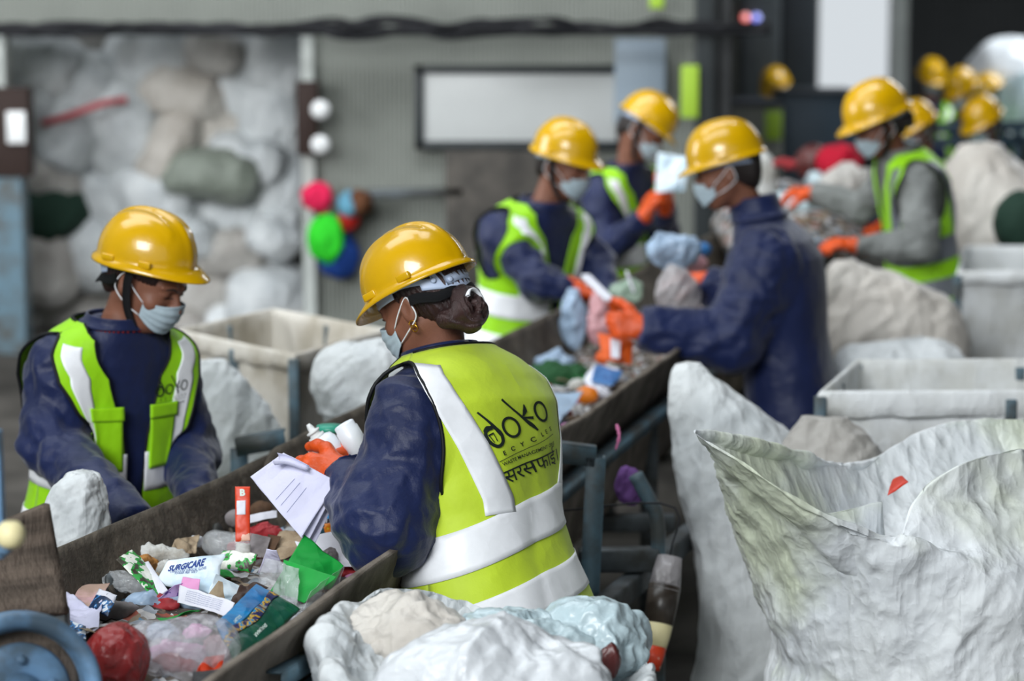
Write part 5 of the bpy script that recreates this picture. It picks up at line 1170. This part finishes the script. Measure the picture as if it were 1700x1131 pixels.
# green paper and films at the right skirt
quad('crumpled_paper', 'bright green crumpled paper against the right skirt', 'paper', [(452, 992, .80), (545, 978, .80), (560, 948, .83), (505, 904, .88)], 'green_paper', .010, 9, 12)
quad('crumpled_paper', 'front flap of bright green paper folded over', 'paper', [(476, 990, .81), (505, 1000, .81), (548, 962, .85), (478, 940, .86)], 'green_paper', .008, 9, 13)
quad('clear_film', 'glossy clear film lying over the green paper\'s left side', 'film', [(425, 972, .81), (480, 1002, .81), (492, 950, .86), (436, 935, .86)], 'film', .010, 14, 14)
quad('clear_film', 'stiff clear film edge between green paper and skirt', 'film', [(505, 1022, .80), (560, 982, .81), (566, 950, .85), (520, 985, .84)], 'film', .004, 10, 15)
quad('paper', 'white paper corner poking up left of the green paper', 'paper', [(432, 952, .82), (470, 950, .82), (458, 920, .87), (444, 918, .87)], 'paper_lilac', .003)
bl('crumpled_film', 'white film pocket with dark print in front of the green paper', 470, 1008, .795, (.040, .028, .02), 'film_milky', 41, .012, 18)
bl('crumpled_film', 'silvery film with white scraps along the right skirt', 505, 1020, .79, (.030, .028, .018), 'film', 42, .010, 18)
quad('paper', 'large white sheet beneath the front worker\'s elbow', 'paper', [(520, 945, .80), (610, 940, .80), (600, 880, .83), (500, 905, .82)], 'paper', .004, 6, 16)
bl('crumpled_film', 'dusty grey crumple behind the green paper', 545, 925, .82, (.022, .02, .018), 'grey_card', 43, .012, 22)
quad('packet', 'yellow, orange and teal packet under the hanging papers', 'packet', [(500, 905, .80), (565, 898, .80), (565, 872, .83), (505, 880, .83)], 'yellow_print', .004, bulge=.008)
o, q = quad('paper', 'white paper strip with dark letters above the yellow packet', 'paper', [(512, 880, .82), (566, 876, .82), (566, 860, .84), (512, 864, .84)], 'paper', .002); text_on(o, q, 'URI', .014, .6, .5, 0, 'ink_dark', .0005)
quad('packet', 'light blue and cyan packet beside the sleeve', 'packet', [(545, 862, .84), (572, 868, .84), (574, 838, .87), (548, 834, .87)], 'pouch_blue', .003, bulge=.006)
bl('crumpled_net', 'red crumpled net behind the clear bottle', 440, 884, .81, (.035, .02, .018), 'red_crumple', 44, .012, 26)
# sachet standing upright
o, q = quad('sachet', 'tall glossy orange-red sachet standing upright near the skirt', 'sachet', [((W(391, 900, 5.12)),), ((W(415, 898, 5.12)),), ((W(415, 808, 5.16)),), ((W(390, 808, 5.16)),)], 'orange_red', .0025, 20, 18, bulge=.006)
mk('white_panel', *sheet(q.S(np.linspace(.12, .72, 10)[:, None], np.linspace(.48, .74, 12)[None], .0012), .0005), M['paper'], o); text_on(o, q, 'B', .020, .5, .88, 0, 'ink_white', .001)
# clear bottle lying
def lying(name, label, cat, px, py, z, L, r, ang, m, seed=0, prof=None, cap=None):
    c = WZ(px, py, z); d = A(math.cos(ang), math.sin(ang), .05); d = unit(d); s = unit(np.cross(d, [0, 0, 1.])); u = np.cross(s, d)
    pr = prof or [(.001, -.5), (.8, -.5), (1, -.44), (1, -.2), (.93, -.17), (.93, -.1), (1, -.06), (1, .2), (.85, .3), (.45, .38), (.34, .42), (.34, .5), (.001, .5)]
    pr = [(a*r, b*L) for a, b in pr]; root = empty(name, (c[0], c[1], c[2]-r), label, cat); Mx = np.stack([s, u, d]); V, F = lathe(pr, 28, Mx, c); V += noise(V, 40, seed)[:, None]*.003
    mk('bottle_body', V, F, M[m], root)
    if cap: V, F = lathe([(.001, -.01), (r*.42, -.01), (r*.42, .01), (.001, .012)], 18, Mx, c+d*L*.5); mk('cap', V, F, M[cap], root)
    return root
lying('clear_bottle', 'crushed clear plastic bottle beside the orange-red sachet', 'bottle', 372, 904, .81, .13, .030, 2.9, 'film', 3, cap='bottle')
bl('stone_like_lump', 'grey lump at the foot of the skirt left of the sachet', 392, 862, .82, (.028, .022, .022), 'grey_card', 45, .006, 14, cat='lump')
bl('cardboard_roll', 'brown cardboard lump behind the sachet', 432, 850, .83, (.030, .025, .028), 'brown_box', 46, .006, 12, cat='cardboard')
quad('card', 'grey card piece in front of the red net', 'card', [(412, 922, .80), (436, 926, .80), (446, 898, .83), (420, 892, .83)], 'grey_card', .003)
quad('card', 'dark brown card piece right of the grey card', 'card', [(436, 926, .80), (450, 926, .80), (464, 896, .83), (446, 894, .83)], 'brown_box', .003)
quad('paper', 'beige torn paper right of the brown card', 'paper', [(448, 926, .80), (490, 925, .80), (502, 892, .83), (466, 890, .83)], 'tan', .007)
quad('paper', 'white paper strip with print behind the sachet', 'paper', [(412, 872, .83), (456, 862, .83), (456, 852, .84), (414, 860, .84)], 'paper', .002)
quad('sponge', 'pale green-white foam disc in front of the grey card', 'foam', [(392, 925, .80), (414, 925, .80), (414, 908, .82), (394, 906, .82)], 'cloth_white', .002, bulge=.008)
# ---- things held by the front worker
def papers():
    rt = None
    base = [W(470, 752, 5.02), W(560, 800, 5.0), W(500, 893, 4.93), W(415, 792, 5.02)]
    for i in range(3):
        d = A(.004*i, .010*i, -.006*i); c = [(p+d+A(.006*i*(j == 2), 0, -.01*i*(j == 2)),) for j, p in enumerate(base)]
        q = Quad(c, .008, 7, 30+i); u = np.linspace(0, 1, 40)[:, None]; v = np.linspace(0, 1, 40)[None]
        G = q.S(u, v); fold = smooth(.16, 0, v+0*u)
        if i == 0: G = G-q.N*0+A(.0, -.0, .0)
        V, F = sheet(G, .0008); o = mk('paper_sheet', V, F, M['paper_lilac'], org=(base[0]+base[2])/2); tag(o, ['front sheet of the white papers hanging from the front worker\'s glove', 'second sheet of the hanging papers, just behind the front one', 'rearmost sheet of the hanging papers, its corner showing lowest'][i], 'paper', 'papers in the orange glove')
        if i == 0:
            for kx in (.44, .54, .66):
                L = np.linspace(.35, .9, 14); mk('ruled_line', *ribbon(q.S(kx+0*L, L, .0012), q.c[1]-q.c[0], .0006, .0003), M['ink_blue'], o)
    # curled upper edge
    P_ = spline([W(458, 762, 5.0), W(478, 764, 4.99), W(512, 778, 4.99)], 12); a = np.linspace(0, 4.2, 22)
    T, N, Bn = frames(P_); G = P_[:, None]+(N[:, None]*np.cos(a)[None, :, None]+Bn[:, None]*np.sin(a)[None, :, None])*np.linspace(.013, .006, 12)[:, None, None]
    V, F = sheet(G, .0008); tag(mk('rolled_paper', V, F, M['paper_lilac']), 'rolled paper edge pinched between thumb and fingers', 'paper', None)
papers()
def stand_bottle(name, label, a, b, prof, m, cap=None, ribs=0):
    a, b = np.array(a), np.array(b); d = unit(b-a); L = np.linalg.norm(b-a); s = unit(np.cross(d, [0, 1., 0])); Mx = np.stack([s, np.cross(d, s), d]); root = empty(name, a, label, 'bottle')
    V, F = lathe([(r, h*L) for r, h in prof], 30, Mx, a); mk('bottle_body', V, F, M[m], root); return root, Mx, d, L
r_, Mx, d, L = stand_bottle('dropper_bottle', 'white squeeze bottle with nozzle held upside the thumb of the orange glove', W(556, 768, 5.24), W(512, 706, 5.24), [(.001, 0), (.034, 0), (.036, .08), (.036, .5), (.03, .62), (.012, .68), (.001, .68)], 'bottle')
V, F = lathe([(.001, L*.64), (.019, L*.64), (.019, L*.72), (.013, L*.73), (.013, L*.80), (.016, L*.80), (.016, L*.84), (.008, L*.86), (.007, L*.95), (.004, L*1.02), (.001, L*1.02)], 22, Mx, W(556, 768, 5.24)); mk('nozzle_cap', V, F, M['white_paint'], r_)
r_, Mx, d, L = stand_bottle('ribbed_bottle', 'white bottle with fine printed lines held open end up in the right glove', W(605, 762, 5.22), W(570, 704, 5.22), [(.001, .0), (.026, .0), (.026, .84), (.0235, .86), (.0235, .98), (.021, 1.0), (.019, .97), (.019, .8), (.001, .8)], 'bottle')
for i in range(9):
    a = np.linspace(R(-160), R(-60), 12); rr = .0263; c0 = W(605, 762, 5.22)+d*L*(.22+.055*i); P_ = c0+rr*(np.cos(a)[:, None]*Mx[0]+np.sin(a)[:, None]*Mx[1]); V, F = tube(P_, .0007, 4); mk('print_line', V, F, M['ink_dark'], r_)
V, F = lathe([(.001, -.006), (.03, -.006), (.032, 0), (.03, .008), (.001, .010)], 20, None, W(548, 712, 5.36)); tag(mk('jar_lid', V, F, M['teal']), 'teal lid between the two white bottles', 'lid')
# ---- middle of the belt
bl('crumpled_plastic', 'white and pale blue plastic on the belt right behind the lime shoulder', 922, 600, .80, (.075, .06, .045), 'plas_blue', 51, .034, 12)
bl('green_net', 'dark green net heap on the belt beyond the lime shoulder', 935, 628, .78, (.11, .07, .04), 'net_green', 52, .034, 14, cat='net')
quad('packet', 'white and blue packet by the right skirt in mid belt', 'packet', [(965, 648, .79), (1005, 652, .79), (1025, 620, .82), (985, 612, .82)], 'paper', .005, bulge=.014)
quad('packet', 'mid blue wrapper on top of the white and blue packet', 'wrapper', [(985, 632, .82), (1015, 640, .81), (1030, 622, .82), (990, 614, .83)], 'mid_blue', .005, bulge=.006)
bl('orange_piece', 'orange peel near the right skirt, beyond the white sheet', 972, 655, .80, (.035, .03, .025), 'orange_fruit', 53, .008, 20, cat='peel')
quad('paper', 'long white film sheet leaning on the right skirt next to the vest lettering', 'film', [(895, 712, .79), (925, 705, .79), (962, 655, .84), (905, 662, .82)], 'plas_blue', .006, 9, 54)
bl('crumpled_plastic', 'brownish wet crumple left of the orange peel', 905, 665, .78, (.05, .05, .03), 'brown_box', 55, .012, 18)
bl('crumpled_plastic', 'pinkish white crumple between green net and packet', 960, 640, .80, (.03, .03, .022), 'cloth_white', 56, .01, 20)
bl('orange_piece', 'orange and white pack below the nearer glove of the navy-jacket worker', 1008, 592, .81, (.040, .03, .028), 'orange_bag', 57, .008, 20, cat='pack')
bl('crumpled_plastic', 'white crumple right of the orange and white pack', 1018, 602, .80, (.028, .025, .025), 'cloth_white', 58, .010, 20)
quad('orange_pack', 'tall orange pack with a white stripe hanging under the nearer glove', 'pack', [((W(992, 552, 7.86)),), ((W(1052, 566, 7.86)),), ((W(1048, 606, 7.80)),), ((W(1002, 598, 7.80)),)], 'orange_bag', .006, bulge=.02)
quad('label_strip', 'white label on the hanging orange pack', 'label', [((W(1013, 562, 7.78)),), ((W(1030, 566, 7.78)),), ((W(1028, 596, 7.73)),), ((W(1014, 594, 7.73)),)], 'paper', .001)
blob('plastic_bag', 'pale blue plastic bag hanging from the hands of the worker left of the belt', W(950, 520, 8.5), (.060, .05, .115), 'plas_blue', 59, .036, 10, (60, 80))
blob('plastic_bag', 'pinkish clear plastic right of the pale blue hanging bag', W(992, 530, 8.45), (.035, .04, .10), 'film_pink', 60, .024, 12, (50, 70))
V, F = bar(W(972, 458, 8.3), W(1012, 498, 7.9), .03, .012); tag(mk('white_strip', V, F, M['paper']), 'white plastic strip slanting up from the nearer glove', 'strip')
blob('plastic_bag', 'pale green see-through bag behind the nearer glove', W(1040, 482, 8.4), (.075, .05, .06), 'film_green', 63, .034, 10, (50, 70))
V, F = bar(W(1040, 450, 8.35), W(1052, 485, 8.35), .022, .01); tag(mk('white_strip', V, F, M['paper']), 'short white strip standing in the pale green bag', 'strip')
blob('plastic_bag', 'greyish translucent bag held up by the farther glove of the navy-jacket worker', W(1122, 482, 8.2), (.068, .05, .095), 'film_grey', 64, .030, 10, (60, 80))
blob('plastic_bag', 'white crackly plastic heaped above the greyish bag', W(1118, 420, 8.55), (.085, .06, .055), 'plas_blue', 65, .042, 10, (60, 80))
blob('plastic', 'small royal blue plastic by the navy-jacket worker\'s chest', W(1168, 415, 8.8), (.03, .03, .03), 'mid_blue', 66, .01, 16, (30, 40))
blob('plastic', 'pale pink film by the navy-jacket worker\'s chest', W(1150, 438, 8.7), (.06, .04, .035), 'film_pink', 67, .014, 14, (40, 50))
quad('plastic_sheet', 'white printed plastic sheet raised by the worker with the tilted hard hat', 'plastic', [((W(1088, 320, 10.05)),), ((W(1136, 318, 10.05)),), ((W(1146, 262, 10.1)),), ((W(1092, 252, 10.1)),)], 'surgi', .014, 9, 68)
# ---- far heap between the navy jacket and the grey sweater
for i, (px, py, z, r, m, lab, cat) in enumerate([
    (1325, 345, .98, (.15, .12, .07), 'thin_blue', 'pale blue film heap right behind the navy jacket', 'plastic'),
    (1385, 375, .95, (.13, .08, .04), 'thin_white', 'white film tongue pointing at the grey sweater\'s glove', 'plastic'),
    (1300, 385, .90, (.12, .10, .06), 'cloth_white', 'off-white heap just right of the navy collar', 'rubbish'),
    (1360, 300, 1.02, (.10, .1, .06), 'thin_blue', 'bluish grey bag behind the far orange glove', 'plastic bag'),
    (1405, 310, 1.02, (.14, .1, .08), 'sack_dirty', 'grey bag in front of the grey sweater\'s chest', 'plastic bag'),
    (1262, 300, 1.0, (.05, .05, .14), 'cloth_white', 'white towel-like plastic hanging behind the navy-jacket worker\'s hat', 'plastic'),
    (1400, 268, 1.15, (.10, .1, .09), 'crimson', 'crimson bundle left of the grey-sweater worker\'s mask', 'bundle'),
    (1352, 270, 1.12, (.08, .08, .07), 'maroon', 'dark maroon bundle left of the crimson one', 'bundle'),
    (1300, 272, 1.12, (.07, .07, .05), 'red_crumple', 'dull red bundle nearest the navy-jacket worker\'s hat', 'bundle')]):
    Yf = 11.2+.35*(i % 4); blob('rubbish_bag', lab, W(px, py, Yf), r, m, 70+i, .045, 6, (40, 56), cat=cat)
blob('small_rubbish', 'mixed rubbish heaped high at the far end of the belt', A(1.33, 11.7, .90), (.34, 1.0, .20), 'debris', 91, .05, 5, (50, 70), cat='rubbish')['kind'] = 'stuff'
# ---- bits hanging on and under the conveyor
P_ = spline([W(1024, 705, 6.02), W(1028, 725, 6.0), W(1022, 748, 6.0)], 12); V, F = tube(P_, A(.003, .004, .006, .003, .005, .003, .004, .005, .003, .003, .003, .001), 8); tag(mk('pink_ribbon', V, F, mat('pink_string', 'd67ba8', .7, .2)), 'pink string tied to the side rail of the conveyor', 'string')
blob('purple_rag', 'purple rag hanging under the conveyor beside the bent pipe', W(1042, 808, 6.1), (.035, .02, .05), mat('purple_cloth', '6d4a86', .8, .2), 81, .02, 20, (40, 50), cat='rag')
P_ = spline([W(528, 1080, 4.4), W(522, 1092, 4.38), W(528, 1110, 4.36)], 10); V, F = tube(P_, A(.004, .008, .006, .009, .005, .007, .009, .006, .007, .003), 8); tag(mk('torn_strip', V, F, M['thin_white']), 'torn white strip knotted on the rail beside the foreground sack', 'strip')
o = empty('tall_bottle', (W(1090, 1000, 5.75)[0], 5.75, 0), 'dark bottle with white and red bands hanging under the conveyor', 'bottle')
a, b = W(1112, 925, 5.8), W(1080, 1112, 5.7); d = unit(b-a); s_ = unit(np.cross(d, [0, 1., 0])); Mx = np.stack([s_, np.cross(d, s_), d]); L = np.linalg.norm(b-a)
V, F = tube(spline([a, a+A(.0, .05, .12), A(XR(6.0)-.02, 6.0, .72)], 10), .0025, 6); mk('cord', V, F, M['cable'], o)
M['dark_glass'] = mat('dark_brown_plastic', '2f2822', .35, .5, col2='4c443c', vscale=12)
for r0, r1, h0, h1, m, nm in ((.030, .040, 0, .30, 'film_grey', 'neck_film'), (.040, .036, .26, .60, 'dark_glass', 'body_band'), (.036, .030, .60, .80, 'cream_knob', 'white_band'), (.030, .022, .80, 1.0, 'orange_red', 'red_band')):
    V, F = lathe([(.001, h0*L), (r0, h0*L), ((r0+r1)/2*1.02, (h0+h1)/2*L), (r1, h1*L), (.001, h1*L)], 22, Mx, a); mk(nm, V, F, M[m], o)
q = W(1020, 1100, 4.30); blob('wrapper', 'dark maroon wrapper tucked in the right side of the foreground sack', W(1012, 1098, 4.30), (.022, .018, .03), 'maroon', 82, .008, 30, (36, 44), cat='wrapper')
quad('red_piece', 'red plastic piece inside the huge crumpled sack', 'plastic', [((W(1474, 824, 5.34)),), ((W(1508, 800, 5.36)),), ((W(1498, 790, 5.40)),), ((W(1482, 796, 5.42)),)], mat('red_plastic', 'c03018', .4, .5), .002, bulge=.006)
# ---- small single scraps
rs = random.Random(11)
cols = [('white', 'paper'), ('pale blue', 'plas_blue'), ('brown', 'brown_box'), ('grey', 'grey_card'), ('tan', 'tan'), ('milky', 'film_milky'), ('cream', 'cloth_white'), ('pink', 'pink_soft'), ('green', 'green_paper'), ('red', 'red_crumple')]
places = [('under the hanging papers', 4.95, 5.3), ('by the clear bottle', 5.3, 5.75), ('between the two front workers', 5.75, 6.4), ('beyond the lime shoulder', 6.5, 7.1), ('below the navy sleeve', 7.1, 7.8), ('by the pouches', 4.3, 4.65), ('around the green paper', 4.6, 4.95), ('in mid distance past the navy glove', 8.2, 9.4), ('against the left skirt at the near end', 4.75, 5.2)]
for (pn, ya, yb) in places:
    for j, (cn, cm_) in enumerate(cols):
        y = ya+(yb-ya)*rs.random(); kx = rs.uniform(.08, .92) if not pn.startswith('against') else rs.uniform(.0, .25); x = (XL(y)+.09)*(1-kx)+(XR(y)-.09)*kx; s = rs.uniform(.020, .040); an = rs.uniform(0, PI); z = .775+rs.random()*.012
        if j % 2 == 0:
            c = [(A(x+s*1.5*math.cos(an+t)*(1.2 if i % 2 else .9), y+s*1.5*math.sin(an+t), z+.012*(i % 3)),) for i, t in enumerate((0, PI/2, PI, 3*PI/2))]
            quad('scrap', f'{cn} flat scrap on the belt {pn}', 'scrap', c, cm_, .006, 24, j, n=14, group='small scraps on the belt')
        else: blob('scrap', f'{cn} crumpled scrap on the belt {pn}', A(x, y, z), (s*1.2, s*.8, s*.45), cm_, j+int(y*10), s*.6, 20, (22, 30), cat='scrap', group='small scraps on the belt')
